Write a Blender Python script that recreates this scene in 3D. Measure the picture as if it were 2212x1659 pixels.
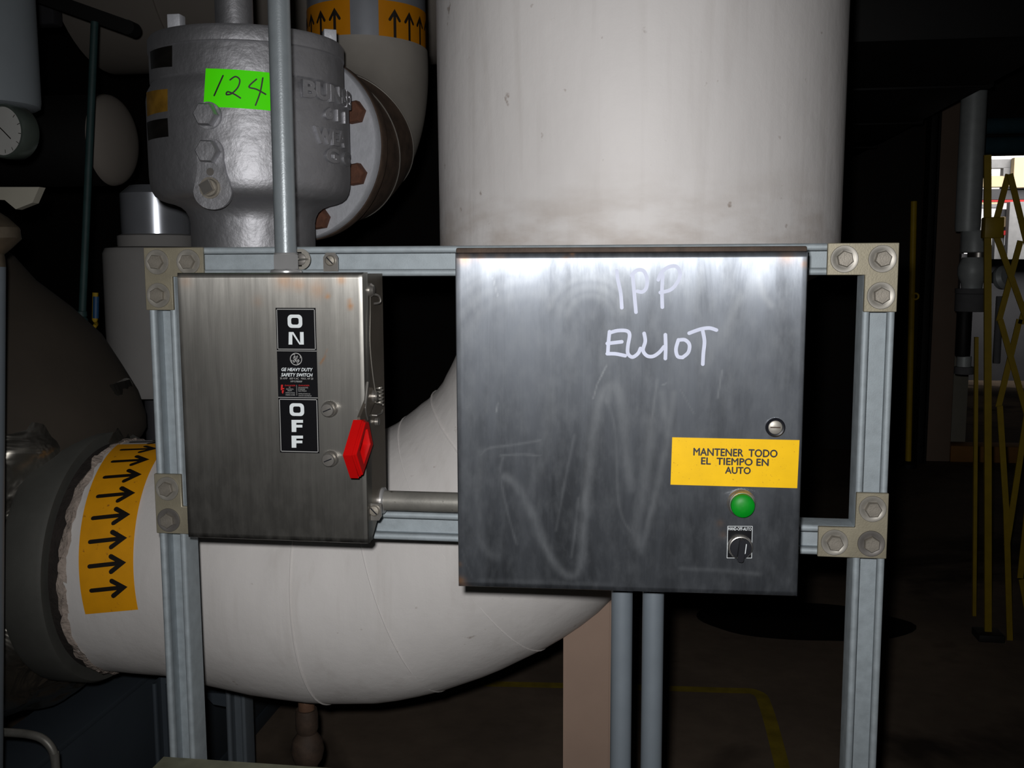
import bpy, bmesh, math, random
from mathutils import Vector, Matrix, noise
random.seed(7)
for o in list(bpy.data.objects): bpy.data.objects.remove(o)
SC = bpy.context.scene; COL = SC.collection
PI = math.pi

# ---------------------------------------------------------------- camera
FPX = 2150.0
CAM = Vector((.7198, -1.3531, 1.5))
def _basis(yaw, pitch, roll):
    cy, sy, cp, sp = math.cos(yaw), math.sin(yaw), math.cos(pitch), math.sin(pitch)
    f = Vector((sy*cp, cy*cp, -sp)); r = Vector((cy, -sy, 0)); u = r.cross(f)
    cr, sr = math.cos(roll), math.sin(roll)
    return r*cr+u*sr, u*cr-r*sr, f
RT, UP, FW = _basis(-.1394, .1175, -.0036)
cd = bpy.data.cameras.new('camera'); co = bpy.data.objects.new('camera', cd); COL.objects.link(co)
cd.sensor_fit = 'HORIZONTAL'; cd.sensor_width = 36; cd.lens = FPX*36/2212; cd.clip_start = .02; cd.clip_end = 100
m = Matrix((RT, UP, -FW)).transposed().to_4x4(); m.translation = CAM; co.matrix_world = m
SC.camera = co
# ---------------------------------------------------------------- world, flash, exposure
w = bpy.data.worlds.new('dim hall'); SC.world = w; w.use_nodes = True
w.node_tree.nodes['Background'].inputs[0].default_value = (.9, 1, 1.05, 1)
w.node_tree.nodes['Background'].inputs[1].default_value = .005
fl = bpy.data.lights.new('camera_flash', 'SPOT'); fo = bpy.data.objects.new('camera_flash', fl); COL.objects.link(fo)
fl.energy = 66; fl.spot_size = math.radians(89); fl.spot_blend = 1.0; fl.shadow_soft_size = .012; fl.color = (1, .99, .985)
m = Matrix((RT, UP, -FW)).transposed().to_4x4(); m.translation = CAM + UP*.036 - RT*.022; 
fo.matrix_world = m @ Matrix.Rotation(math.radians(-2), 4, 'Y') @ Matrix.Rotation(math.radians(-1.0), 4, 'X')
hl = bpy.data.lights.new('cladding_fill', 'AREA'); ho = bpy.data.objects.new('cladding_fill', hl); COL.objects.link(ho)  # added unseen fill aimed at the far cladding, standing in for daylight
hl.energy = 60; hl.size = 2.0; hl.color = (1, .97, .92); ho.location = (5.4, 10.2, 3.1); ho.rotation_euler = (math.radians(76), 0, 0); hl.spread = math.radians(110)
SC.view_settings.view_transform = 'Standard'; SC.view_settings.look = 'None'
SC.view_settings.exposure = 0; SC.view_settings.gamma = 1; SC.view_settings.use_curve_mapping = False

def at(px, py, Y):                       # where the photo's ray meets the plane Y
    d = FW + RT*((px-1106)/FPX) - UP*((py-829.5)/FPX)
    return CAM + d*((Y-CAM.y)/d.y)
def onto(px, py, p0, n):
    d = FW + RT*((px-1106)/FPX) - UP*((py-829.5)/FPX)
    return CAM + d*((p0-CAM).dot(n)/d.dot(n))

# ---------------------------------------------------------------- materials
def lin(c):
    return tuple(((v/255)/12.92 if v/255 <= .04045 else ((v/255+.055)/1.055)**2.4) for v in c)
class NT:
    def __init__(s, name):
        s.m = bpy.data.materials.new(name); s.m.use_nodes = True; s.t = s.m.node_tree; s.n = s.t.nodes
        s.b = s.n['Principled BSDF']
    def node(s, typ, **kw):
        n = s.n.new(typ)
        for k, v in kw.items():
            if k in n.inputs: n.inputs[k].default_value = v
            else: setattr(n, k, v)
        return n
    def link(s, a, b): s.t.links.new(a, b)
    def noise(s, scale, detail=4, stretch=(1, 1, 1), rough=.55, coord='Object', dist=0):
        tc = s.node('ShaderNodeTexCoord'); mp = s.node('ShaderNodeMapping'); mp.inputs['Scale'].default_value = stretch
        s.link(tc.outputs[coord], mp.inputs[0]); nz = s.node('ShaderNodeTexNoise')
        nz.inputs['Scale'].default_value = scale; nz.inputs['Detail'].default_value = detail
        nz.inputs['Roughness'].default_value = rough; nz.inputs['Distortion'].default_value = dist
        s.link(mp.outputs[0], nz.inputs['Vector']); return nz.outputs[0]
    def ramp(s, fac, stops):
        r = s.node('ShaderNodeValToRGB'); s.link(fac, r.inputs[0]); e = r.color_ramp.elements
        while len(e) < len(stops): e.new(.5)
        for el, (p, c) in zip(e, stops):
            el.position = p; el.color = (*c, 1) if len(c) == 3 else c
        return r.outputs[0]
    def mix(s, fac, a, b, mode='MIX'):
        n = s.node('ShaderNodeMix'); n.data_type = 'RGBA'; n.blend_type = mode
        if hasattr(fac, 'is_linked'): s.link(fac, n.inputs[0])
        else: n.inputs[0].default_value = fac
        for k, v in ((6, a), (7, b)):
            if hasattr(v, 'is_linked'): s.link(v, n.inputs[k])
            else: n.inputs[k].default_value = (*v, 1)
        return n.outputs[2]
    def val(s, fac, lo, hi):
        n = s.node('ShaderNodeMapRange'); s.link(fac, n.inputs[0]); n.inputs[3].default_value = lo; n.inputs[4].default_value = hi
        return n.outputs[0]
    def bump(s, h, strength=.3, dist=.002, prev=None):
        n = s.node('ShaderNodeBump'); n.inputs['Strength'].default_value = strength; n.inputs['Distance'].default_value = dist
        s.link(h, n.inputs['Height'])
        if prev is not None: s.link(prev, n.inputs['Normal'])
        return n.outputs[0]

def mat(name, c, rough=.5, metal=0, var=.12, vs=18, stretch=(1, 1, 1), bump=0, bs=300, bstretch=(1, 1, 1), bd=.001, spec=.5, rv=.0, spots=None, srgb=True, spotscale=90):
    s = NT(name); c = lin(c) if srgb else c
    nz = s.noise(vs, 5, stretch)
    col = s.ramp(nz, [(.25, tuple(v*(1-var) for v in c)), (.75, tuple(min(1, v*(1+var)) for v in c))])
    if spots:
        sp = s.noise(spotscale, 3); f = s.ramp(sp, [(.66, (0, 0, 0)), (.74, (1, 1, 1))])
        col = s.mix(f, col, lin(spots))
    s.link(col, s.b.inputs['Base Color'])
    s.b.inputs['Metallic'].default_value = metal; s.b.inputs['Roughness'].default_value = rough
    s.b.inputs['Specular IOR Level'].default_value = spec
    if rv: s.link(s.val(nz, rough-rv, rough+rv), s.b.inputs['Roughness'])
    if bump:
        b = s.noise(bs, 3, bstretch); s.link(s.bump(b, bump, bd), s.b.inputs['Normal'])
    return s.m

M = {}
M['galv'] = mat('galvanized_strut', (154, 163, 168), .6, .25, .14, 60, bump=.15, bs=500, rv=.1)
M['plate'] = mat('zinc_plate', (148, 141, 122), .5, .45, .14, 30, bump=.15, bs=400, rv=.08)
M['washer'] = mat('zinc_washer', (150, 146, 138), .45, .5, .1, 60, rv=.06)
M['washer_dark'] = mat('dull_washer', (112, 108, 104), .5, .5, .12, 60)
M['bolt'] = mat('bolt_steel', (140, 134, 124), .5, .5, .16, 120, bump=.2, bs=500)
M['conduit'] = mat('conduit_grey', (126, 133, 137), .36, .2, .08, 50, bump=.3, bs=420, bd=.0006)
M['conduit_dull'] = mat('conduit_dull', (106, 114, 121), .5, .1, .06, 30)
M['conduit_worn'] = mat('conduit_worn', (128, 126, 120), .45, .4, .22, 40, bump=.1, spots=(70, 66, 58))
M['chrome'] = mat('bright_hub', (190, 190, 190), .3, .6, .05)
M['steel_hw'] = mat('stainless_hardware', (170, 166, 160), .32, .85, .08, 80)
M['spring'] = mat('dull_wire', (150, 146, 138), .4, .7, .1)
M['black'] = mat('black_label', (7, 7, 11), .5, 0, .1, spec=.15)
M['blackplastic'] = mat('black_plastic', (26, 27, 32), .32, 0, .08)
M['white'] = mat('white_print', (214, 220, 222), .5, 0, .04)
M['white_dim'] = mat('grey_print', (160, 160, 158), .5, 0, .04)
M['redprint'] = mat('red_print', (190, 24, 22), .5, 0, .05)
M['red'] = mat('red_vinyl', (192, 12, 12), .3, 0, .06, 30, bump=.1, bs=250)
M['yellow'] = mat('yellow_sign', (232, 184, 2), .5, 0, .06, 40, spec=.2, spots=(176, 136, 24), spotscale=420)
M['ink'] = mat('black_ink', (24, 18, 12), .55, 0, .1)
M['marker'] = mat('white_marker', (190, 195, 214), .6, 0, .08, 60)
M['green'] = mat('green_lens', (2, 128, 26), .45, 0, .12, 120, spec=.25)
M['neon'] = mat('neon_green_tape', (86, 255, 6), .6, 0, .02, spec=.1)
M['orange'] = mat('orange_tape', (236, 162, 14), .5, 0, .08, 30, spots=(170, 110, 30), spotscale=70)
M['orange_gloss'] = mat('orange_tape_gloss', (176, 112, 10), .3, 0, .06, 30)
M['rustbolt'] = mat('rusted_bolt', (92, 58, 42), .75, .1, .3, 90, bump=.5, bs=300)
M['rust'] = mat('rusty_iron', (98, 70, 52), .8, .1, .4, 40, bump=.5, bs=200, spots=(160, 150, 140), spotscale=30)
M['rustrim'] = mat('rusty_rim', (66, 52, 42), .75, .1, .45, 40, bump=.4, bs=200)
M['flangeface'] = mat('cracked_silver_paint', (186, 188, 194), .5, .25, .1, 40, bump=.5, bs=90, bd=.002)
M['elbow'] = mat('dull_elbow_jacket', (138, 133, 126), .6, .05, .14, 8, bump=.1, bs=80)
M['wire'] = mat('banding_wire', (190, 186, 178), .3, .8, .05)
M['column'] = mat('tan_paint', (150, 127, 112), .55, 0, .06, 10, bump=.1, bs=200)
M['crust'] = mat('torn_plaster', (166, 152, 142), .9, 0, .35, 60, bump=.9, bs=120, bd=.005, spots=(48, 36, 32), spotscale=28)
M['darkgap'] = mat('dirty_gap', (40, 34, 31), .9, 0, .4, 40, bump=.7, bs=120, bd=.004)
M['flangegrey'] = mat('flange_grey', (78, 78, 74), .7, .1, .15, 14, bump=.25, bs=120)
M['jacket'] = mat('brown_jacket', (58, 51, 43), .85, 0, .16, 6, bump=.3, bs=60)
M['slate'] = mat('slate_paint', (62, 70, 78), .6, 0, .1, 6)
M['black_steel'] = mat('black_steel', (22, 21, 21), .7, 0, .2, 6)
M['dark'] = mat('dark_grey', (58, 58, 62), .8, 0, .15, 4)
M['lightgrey'] = mat('light_grey_enamel', (150, 158, 164), .45, 0, .05, 8)
M['paleinsul'] = mat('pale_insulation', (130, 128, 126), .85, 0, .06, 10, bump=.15, bs=120)
M['jacketsteel'] = mat('polished_jacket', (186, 190, 198), .24, .72, .06, 10, rv=.04)
M['taupe'] = mat('taupe_duct', (150, 142, 134), .8, 0, .06, 4)
M['teal'] = mat('teal_pipe_paint', (46, 72, 72), .6, 0, .2, 30)
M['blue'] = mat('blue_grip', (40, 80, 120), .5)
M['leveryellow'] = mat('yellow_lever', (170, 140, 30), .5)
M['brass'] = mat('worn_brass', (104, 94, 80), .45, .5, .25, 40)
M['gaugeface'] = mat('gauge_face', (200, 200, 196), .5, 0, .05)
M['clear'] = mat('gauge_rim', (120, 132, 124), .3, .6, .1)
M['tag'] = mat('pale_tag', (176, 172, 158), .8, 0, .05)
M['brassplate'] = mat('brass_nameplate', (150, 112, 40), .5, .4, .35, 50)
M['blackplate'] = mat('black_nameplate', (24, 22, 20), .4, .1, .5, 60, stretch=(.3, .3, 1))
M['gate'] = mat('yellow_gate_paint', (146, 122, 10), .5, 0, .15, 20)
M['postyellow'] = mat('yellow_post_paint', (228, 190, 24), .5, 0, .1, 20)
M['bronze'] = mat('tan_wall', (156, 134, 118), .85, 0, .1, 3)
M['ochre'] = mat('ochre_sill', (170, 120, 60), .8, 0, .15, 10)
M['zincpipe'] = mat('zinc_pipe', (208, 214, 214), .5, .2, .1, 20)
M['darkhose'] = mat('dark_hose', (24, 22, 22), .6)
M['beige'] = mat('beige_cladding', (190, 172, 140), .8, 0, .08, 4)
M['greybeam'] = mat('grey_beam', (120, 120, 122), .8)
M['redbeam'] = mat('red_beam', (160, 20, 24), .7)
M['deepteal'] = mat('deep_teal_duct', (58, 98, 112), .8)
M['dustrail'] = mat('dusty_green_rail', (120, 120, 100), .7, .1, .25, 30, bump=.3, bs=200)
M['linepaint'] = mat('worn_yellow_line', (146, 126, 28), .8, 0, .35, 14)

def painted_insulation(name, c, lowdirt=None):
    s = NT(name); c = lin(c)
    a = s.noise(5, 6, (1, 1, .35)); col = s.ramp(a, [(.3, tuple(v*.88 for v in c)), (.62, c)])
    st = s.noise(26, 5, (1, 1, .06), dist=.3); f = s.ramp(st, [(.56, (0, 0, 0)), (.8, (.2, .2, .2))])
    col = s.mix(f, col, lin((150, 138, 126)))
    sp = s.noise(34, 3); f2 = s.ramp(sp, [(.70, (0, 0, 0)), (.76, (.6, .6, .6))])
    col = s.mix(f2, col, lin((128, 108, 92)))
    if lowdirt:
        g = s.node('ShaderNodeNewGeometry'); x = s.node('ShaderNodeSeparateXYZ'); s.link(g.outputs['Position'], x.inputs[0])
        mr = s.node('ShaderNodeMapRange'); s.link(x.outputs['Z'], mr.inputs[0])
        mr.inputs[1].default_value = lowdirt[0]; mr.inputs[2].default_value = lowdirt[1]; mr.inputs[3].default_value = .42; mr.inputs[4].default_value = 0
        d = s.noise(9, 5, (1, 1, 2.5)); dr = s.ramp(d, [(.42, (0, 0, 0)), (.66, (1, 1, 1))])
        mm = s.node('ShaderNodeMath', operation='MULTIPLY'); s.link(mr.outputs[0], mm.inputs[0]); s.link(dr, mm.inputs[1])
        col = s.mix(mm.outputs[0], col, lin((150, 128, 106)))
    s.link(col, s.b.inputs['Base Color']); s.b.inputs['Roughness'].default_value = .62
    b1 = s.bump(s.noise(7, 4), .25, .012); b2 = s.bump(s.noise(300, 2), .18, .0008, b1); b3 = s.bump(s.noise(40, 4, (1, 1, .1)), .15, .003, b2)
    s.link(b3, s.b.inputs['Normal']); return s.m
M['tank'] = painted_insulation('tank_white_paint', (228, 224, 222), (1.53, 1.66))
M['pipewhite'] = painted_insulation('pipe_white_paint', (224, 220, 217))

def castmetal():
    s = NT('aluminium_painted_casting')
    c = lin((170, 170, 174)); a = s.noise(14, 5); col = s.ramp(a, [(.3, tuple(v*.8 for v in c)), (.7, c)])
    ru = s.noise(7, 4); f = s.ramp(ru, [(.62, (0, 0, 0)), (.8, (.35, .35, .35))]); col = s.mix(f, col, lin((92, 74, 66)))
    s.link(col, s.b.inputs['Base Color']); s.b.inputs['Metallic'].default_value = .84; s.b.inputs['Roughness'].default_value = .53
    b = s.bump(s.noise(38, 5), .4, .005); b2 = s.bump(s.noise(220, 3), .2, .001, b); s.link(b2, s.b.inputs['Normal']); return s.m
M['cast'] = castmetal()

def stainless(name, c, rough, aniso, dustc, brush=(90, 90, 1.2), metal=.86, spike=.2, streak=(22, .16), mott=.85, sk_amt=.55):
    s = NT(name); c = lin(c)
    br = s.noise(9, 6, brush, .7)
    at_ = s.node('ShaderNodeAttribute'); at_.attribute_name = 'wear'
    sep = s.node('ShaderNodeSeparateColor'); s.link(at_.outputs[0], sep.inputs[0])
    cl = s.noise(6, 5, (1, 1, .55))
    col = s.ramp(br, [(.3, tuple(v*.86 for v in c)), (.7, c)])
    col = s.mix(s.ramp(cl, [(.40, (0, 0, 0)), (.60, (mott, mott, mott))]), col, tuple(v*.5 for v in c))
    sk = s.noise(streak[0], 6, (1, 1, streak[1]), .65, dist=.4); col = s.mix(s.ramp(sk, [(.42, (0, 0, 0)), (.66, (sk_amt, sk_amt, sk_amt))]), col, tuple(min(1, v*1.7) for v in c))
    fine = s.noise(160, 5, (1, 1, .18)); sm = s.node('ShaderNodeMath', operation='MULTIPLY'); s.link(sep.outputs[0], sm.inputs[0])
    s.link(s.val(fine, .45, 1.35), sm.inputs[1])
    dusty = s.noise(70, 6, (1, 1, .5)); dd = s.ramp(dusty, [(.44, (0, 0, 0)), (.72, (.2, .2, .2))])
    ad = s.node('ShaderNodeMath', operation='ADD', use_clamp=True); s.link(sm.outputs[0], ad.inputs[0]); s.link(dd, ad.inputs[1])
    col = s.mix(ad.outputs[0], col, lin(dustc))
    rn = s.noise(60, 4); rm = s.node('ShaderNodeMath', operation='MULTIPLY', use_clamp=True); s.link(sep.outputs[1], rm.inputs[0]); s.link(s.val(rn, .1, 1.6), rm.inputs[1])
    col = s.mix(rm.outputs[0], col, lin((150, 104, 58)))
    s.link(col, s.b.inputs['Base Color'])
    tot = s.node('ShaderNodeMath', operation='ADD', use_clamp=True); s.link(ad.outputs[0], tot.inputs[0]); s.link(rm.outputs[0], tot.inputs[1])
    s.link(s.val(tot.outputs[0], metal, .25), s.b.inputs['Metallic'])
    rr = s.mix(.45, cl, sk); s.link(s.val(rr, rough-.13, rough+.13), s.b.inputs['Roughness'])
    s.b.inputs['Anisotropic'].default_value = aniso
    tg = s.node('ShaderNodeTangent', direction_type='UV_MAP'); tg.uv_map = 'uv'
    s.link(tg.outputs[0], s.b.inputs['Tangent'])
    b = s.bump(br, .12, .0004); s.link(b, s.b.inputs['Normal'])
    p2 = s.node('ShaderNodeBsdfPrincipled'); s.link(col, p2.inputs['Base Color']); p2.inputs['Metallic'].default_value = 1; p2.inputs['Roughness'].default_value = .33   # sharp lobe of the brushed grain
    p2.inputs['Anisotropic'].default_value = 1; s.link(tg.outputs[0], p2.inputs['Tangent']); s.link(b, p2.inputs['Normal'])
    mx = s.node('ShaderNodeMixShader'); s.link(s.val(sk, spike*.3, spike*1.7), mx.inputs[0]); s.link(s.b.outputs[0], mx.inputs[1]); s.link(p2.outputs[0], mx.inputs[2])
    s.link(mx.outputs[0], s.n['Material Output'].inputs[0]); return s.m
M['ss_cab'] = stainless('cabinet_stainless', (100, 104, 110), .56, .66, (140, 144, 148), metal=.80, spike=.34)
M['ss_sw'] = stainless('switch_stainless', (142, 140, 135), .42, .5, (104, 102, 97), (120, 120, .8), metal=.985, spike=.3, streak=(75, .06), mott=.4, sk_amt=.22)
M['ss_body'] = mat('box_body_stainless', (128, 120, 110), .45, .75, .1, 30, rv=.05)

def foil():
    s = NT('crumpled_foil'); s.b.inputs['Base Color'].default_value = (*lin((150, 146, 138)), 1)
    s.b.inputs['Metallic'].default_value = .92; s.b.inputs['Roughness'].default_value = .26
    b = s.bump(s.noise(9, 3, dist=1.0), .5, .02); s.link(b, s.b.inputs['Normal']); return s.m
M['foil'] = foil()

def floor_mat():
    s = NT('oil_stained_concrete'); a = s.noise(1.3, 6); b = s.noise(14, 6)
    col = s.ramp(a, [(.3, lin((108, 95, 84))), (.7, lin((148, 130, 112)))])
    col = s.mix(s.val(b, 0, .5), col, lin((70, 62, 56)))
    st = s.noise(.55, 5, dist=1.4); f = s.ramp(st, [(.52, (0, 0, 0)), (.62, (.8, .8, .8))])
    col = s.mix(f, col, lin((44, 38, 34)))
    s.link(col, s.b.inputs['Base Color']); s.link(s.val(a, .85, .98), s.b.inputs['Roughness']); s.b.inputs['Specular IOR Level'].default_value = .15
    s.link(s.bump(b, .3, .004), s.b.inputs['Normal']); return s.m
M['floor'] = floor_mat()
M['oil'] = mat('dark_oil', (24, 20, 18), .95, 0, .3, 4, spec=.1)
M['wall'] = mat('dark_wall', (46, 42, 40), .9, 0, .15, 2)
M['skyglow'] = NT('daylight').m
_b = M['skyglow'].node_tree.nodes['Principled BSDF']; _b.inputs['Emission Color'].default_value = (1, .98, .98, 1); _b.inputs['Emission Strength'].default_value = .85; _b.inputs['Base Color'].default_value = (.8, .8, .8, 1)

# ---------------------------------------------------------------- mesh helpers
class MB:
    def __init__(s): s.bm = bmesh.new()
    def raw(s, vs, fs):
        v = [s.bm.verts.new(p) for p in vs]
        for f in fs:
            try: s.bm.faces.new([v[i] for i in f])
            except ValueError: pass
        return v
    def box(s, x0, x1, y0, y1, z0, z1, bev=0, seg=2):
        t = bmesh.new(); bmesh.ops.create_cube(t, size=1)
        for v in t.verts: v.co = Vector(((x0+x1)/2+v.co.x*(x1-x0), (y0+y1)/2+v.co.y*(y1-y0), (z0+z1)/2+v.co.z*(z1-z0)))
        if bev: bmesh.ops.bevel(t, geom=t.edges[:]+t.verts[:], offset=bev, segments=seg, affect='EDGES', profile=.5)
        s.merge(t)
        return s
    def merge(s, t):
        mp = {v: s.bm.verts.new(v.co) for v in t.verts}
        for f in t.faces:
            try: s.bm.faces.new([mp[v] for v in f.verts])
            except ValueError: pass
        t.free()
    def rings(s, rings, cap0=True, cap1=True, closed=False):
        n = len(rings[0]); vs = [[s.bm.verts.new(p) for p in r] for r in rings]
        for a, b in zip(vs, vs[1:]+([vs[0]] if closed else [])):
            for i in range(n):
                try: s.bm.faces.new((a[i], a[(i+1) % n], b[(i+1) % n], b[i]))
                except ValueError: pass
        if not closed:
            if cap0: s.bm.faces.new(vs[0][::-1])
            if cap1: s.bm.faces.new(vs[-1])
        return s
    def sweep(s, pts, radii, n=24, caps=True, closed=False):
        pts = [Vector(p) for p in pts]
        if not hasattr(radii, '__len__'): radii = [radii]*len(pts)
        k = len(pts); tan = []
        for i in range(k):
            a = pts[i-1] if (i > 0 or closed) else pts[i]; b = pts[(i+1) % k] if (i < k-1 or closed) else pts[i]
            tan.append((b-a).normalized())
        nrm = tan[0].orthogonal().normalized(); rs = []
        for i in range(k):
            nrm = (nrm - tan[i]*nrm.dot(tan[i])).normalized(); bi = tan[i].cross(nrm)
            rs.append([pts[i]+(nrm*math.cos(2*PI*j/n)+bi*math.sin(2*PI*j/n))*radii[i] for j in range(n)])
        return s.rings(rs, caps, caps, closed)
    def cyl(s, p0, p1, r, r1=None, n=32): return s.sweep([p0, p1], [r, r if r1 is None else r1], n)
    def lathe(s, prof, origin, axis=(0, 0, 1), n=48, caps=True):
        ax = Vector(axis).normalized(); a = ax.orthogonal().normalized(); b = ax.cross(a); o = Vector(origin)
        return s.rings([[o+ax*t+(a*math.cos(2*PI*j/n)+b*math.sin(2*PI*j/n))*r for j in range(n)] for r, t in prof], caps, caps)
    def prism(s, poly, o, u, v, w):
        o, u, v, w = Vector(o), Vector(u), Vector(v), Vector(w)
        a = [o+u*p+v*q for p, q in poly]
        return s.rings([a, [p+w for p in a]])
    def flat(s, pts): s.bm.faces.new([s.bm.verts.new(p) for p in pts]); return s
    def ribbon(s, pts, wd, f, cap=8):
        pts = [Vector(p) for p in pts]; q = [pts[0]]
        for p in pts[1:]:
            if (p-q[-1]).length > 1e-7: q.append(p)
        pts = q; L = []; R = []; s.k = getattr(s, 'k', -1)+1
        for i, p in enumerate(pts):
            d0 = (p-pts[i-1]).normalized() if i else (pts[1]-p).normalized(); d1 = (pts[i+1]-p).normalized() if i < len(pts)-1 else d0
            t = (d0+d1); t = t.normalized() if t.length > .2 else d0
            nn = Vector((-t.y, t.x)); mt = 1/max(.6, nn.dot(Vector((-d1.y, d1.x)))); L.append(p+nn*wd/2*mt); R.append(p-nn*wd/2*mt)
        def end(p, d):                       # half disc of points past the end p, going round from the right to the left side
            a0 = math.atan2(d.y, d.x)-PI/2; return [p+Vector((math.cos(a0+PI*k/cap), math.sin(a0+PI*k/cap)))*wd/2 for k in range(1, cap)]
        polys = [[R[i], R[i+1], L[i+1], L[i]] for i in range(len(pts)-1)]
        polys.append([R[-1]]+end(pts[-1], (pts[-1]-pts[-2]).normalized())+[L[-1]]); polys.append([L[0]]+end(pts[0], (pts[0]-pts[1]).normalized())+[R[0]])
        ref = [f(*v) for v in polys[0]]; n = (ref[1]-ref[0]).cross(ref[2]-ref[0]).normalized()
        if n.dot(CAM-ref[0]) < 0: n = -n
        for i, po in enumerate(polys): s.flat([f(*v)+n*(s.k*6e-5+max(0, i-len(polys)+3)*2e-5) for v in po])
        return s
    def build(s, name, m, parent=None, label=None, sharp=35, uv=None, attr=None, recalc=True, xf=None):
        if xf is not None: bmesh.ops.transform(s.bm, matrix=xf, verts=s.bm.verts[:])
        if recalc: bmesh.ops.recalc_face_normals(s.bm, faces=s.bm.faces[:])
        lo = Vector([min(v.co[i] for v in s.bm.verts) for i in range(3)]); hi = Vector([max(v.co[i] for v in s.bm.verts) for i in range(3)])
        c = (lo+hi)/2; raw = [v.co.copy() for v in s.bm.verts]
        for v in s.bm.verts: v.co -= c
        me = bpy.data.meshes.new(name); s.bm.to_mesh(me); s.bm.free()
        me.shade_smooth(); me.set_sharp_from_angle(angle=math.radians(sharp))
        if uv is not None:
            ul = me.uv_layers.new(name='uv')
            for l in me.loops: ul.data[l.index].uv = uv(raw[l.vertex_index])
        if attr is not None:
            ca = me.color_attributes.new('wear', 'FLOAT_COLOR', 'POINT')
            for i, p in enumerate(raw): ca.data[i].color = attr(p)
        if m: me.materials.append(m if not isinstance(m, str) else M[m])
        return place(name, me, c, parent, label)
WL = {}                                    # world location of each object
def place(name, data, loc, parent=None, label=None):
    o = bpy.data.objects.new(name, data); COL.objects.link(o)
    loc = Vector(loc); WL[o] = loc
    if parent: o.parent = parent; o.location = loc-WL[parent]
    else: o.location = loc
    if label: o['label'] = label
    return o
def thing(name, label, cat, loc, group=None): return tag(place(name, None, loc), label, cat, group)
def tag(o, label, cat, group=None):
    o['label'] = label; o['category'] = cat
    if group: o['group'] = group
    return o
def struct(o): o['kind'] = 'structure'; return o
def again(src, loc, parent, rot=None, m=None):            # another copy of a part, sharing its mesh
    o = src.copy(); COL.objects.link(o); loc = Vector(loc); WL[o] = loc; o.parent = parent
    o.location = loc-WL[parent] if parent else loc
    if rot is not None: o.rotation_euler = rot
    return o
def text(body, size, bold=0, shear=0, align='CENTER', width=None, extrude=0, space=1, bevel=0):
    cu = bpy.data.curves.new('t', 'FONT'); cu.body = body; cu.size = size; cu.offset = bold; cu.shear = shear
    cu.align_x = align; cu.fill_mode = 'FRONT' if not extrude else 'BOTH'; cu.extrude = extrude; cu.resolution_u = 3; cu.space_character = space
    cu.bevel_depth = bevel; cu.bevel_resolution = 1
    o = bpy.data.objects.new('t', cu); COL.objects.link(o)
    dg = bpy.context.evaluated_depsgraph_get(); dg.update(); me = bpy.data.meshes.new_from_object(o.evaluated_get(dg))
    vs = [v.co.copy() for v in me.vertices]; fs = [tuple(p.vertices) for p in me.polygons]
    bpy.data.objects.remove(o); bpy.data.curves.remove(cu); bpy.data.meshes.remove(me)
    if width:
        x0, x1 = min(v.x for v in vs), max(v.x for v in vs); k = width/(x1-x0)
        for v in vs: v.x *= k
    return vs, fs
def put_text(mb, t, f, b=0):                # overstruck copies make the print bold
    vs, fs = t
    for k, (dx, dz) in enumerate(((0, 0), (b, 0), (-b, 0), (0, b), (0, -b)) if b else ((0, 0),)):
        mb.k = getattr(mb, 'k', 0)+1; P = [f(v.x+dx, v.y+dz) for v in vs]
        i, j, l = fs[0][:3]; n = (P[j]-P[i]).cross(P[l]-P[i]).normalized(); n = -n if n.dot(CAM-P[i]) < 0 else n
        mb.raw([p+n*mb.k*3e-5 for p in P], fs)
def smooth(pts, k=6):
    P = [Vector(p) for p in pts]; out = []
    for i in range(len(P)-1):
        a = P[max(0, i-1)]; b = P[i]; c = P[i+1]; d = P[min(len(P)-1, i+2)]
        for j in range(k):
            t = j/k; out.append(.5*((2*b)+(c-a)*t+(2*a-5*b+4*c-d)*t*t+(3*b-a-3*c+d)*t**3))
    return out+[P[-1]]
def hexhead(mb, c, ax, r, h, rot=0, ch=.12):
    ax = Vector(ax).normalized(); a = ax.orthogonal().normalized(); a.rotate(Matrix.Rotation(rot, 3, ax)); b = ax.cross(a); c = Vector(c)
    ring = lambda rr, t: [c+ax*t+(a*math.cos(PI/3*j)+b*math.sin(PI/3*j))*rr for j in range(6)]
    mb.rings([ring(r, 0), ring(r, h*(1-ch*1.6)), ring(r*(1-ch), h)]); return mb

# ================================================================ SETTING
struct(MB().box(-6, 9, -4, 15, -.2, 0).build('floor', 'floor'))
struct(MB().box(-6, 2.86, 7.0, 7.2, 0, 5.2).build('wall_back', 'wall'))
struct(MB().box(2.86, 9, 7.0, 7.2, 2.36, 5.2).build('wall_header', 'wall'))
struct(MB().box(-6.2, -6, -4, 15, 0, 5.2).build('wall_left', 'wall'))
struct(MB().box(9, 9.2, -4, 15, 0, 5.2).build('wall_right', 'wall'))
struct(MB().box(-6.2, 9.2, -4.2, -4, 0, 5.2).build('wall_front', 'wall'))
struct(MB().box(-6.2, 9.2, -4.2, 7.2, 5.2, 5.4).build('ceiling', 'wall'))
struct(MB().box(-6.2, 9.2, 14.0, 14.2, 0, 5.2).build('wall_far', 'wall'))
# tan column and doorway at the back right
def qx(x, y, Y): return at(x, y, Y)
a, b = at(2008, 700, 6.6), at(2062, 700, 6.6)
cw = struct(MB().box(a.x, b.x, 6.55, 7.0, 0, 5.2, .01).build('trim_1', 'bronze'))
a2 = at(2085, 880, 6.9)
struct(MB().box(b.x+.01, a2.x, 6.85, 7.0, 0, 1.2, .006).build('trim_2', 'tag'))
a, b = at(2050, 970, 6.6), at(2212, 970, 6.6)
struct(MB().box(a.x, b.x+1.5, 6.55, 6.75, 0, .125, .006).build('trim_3', 'ochre'))
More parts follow.
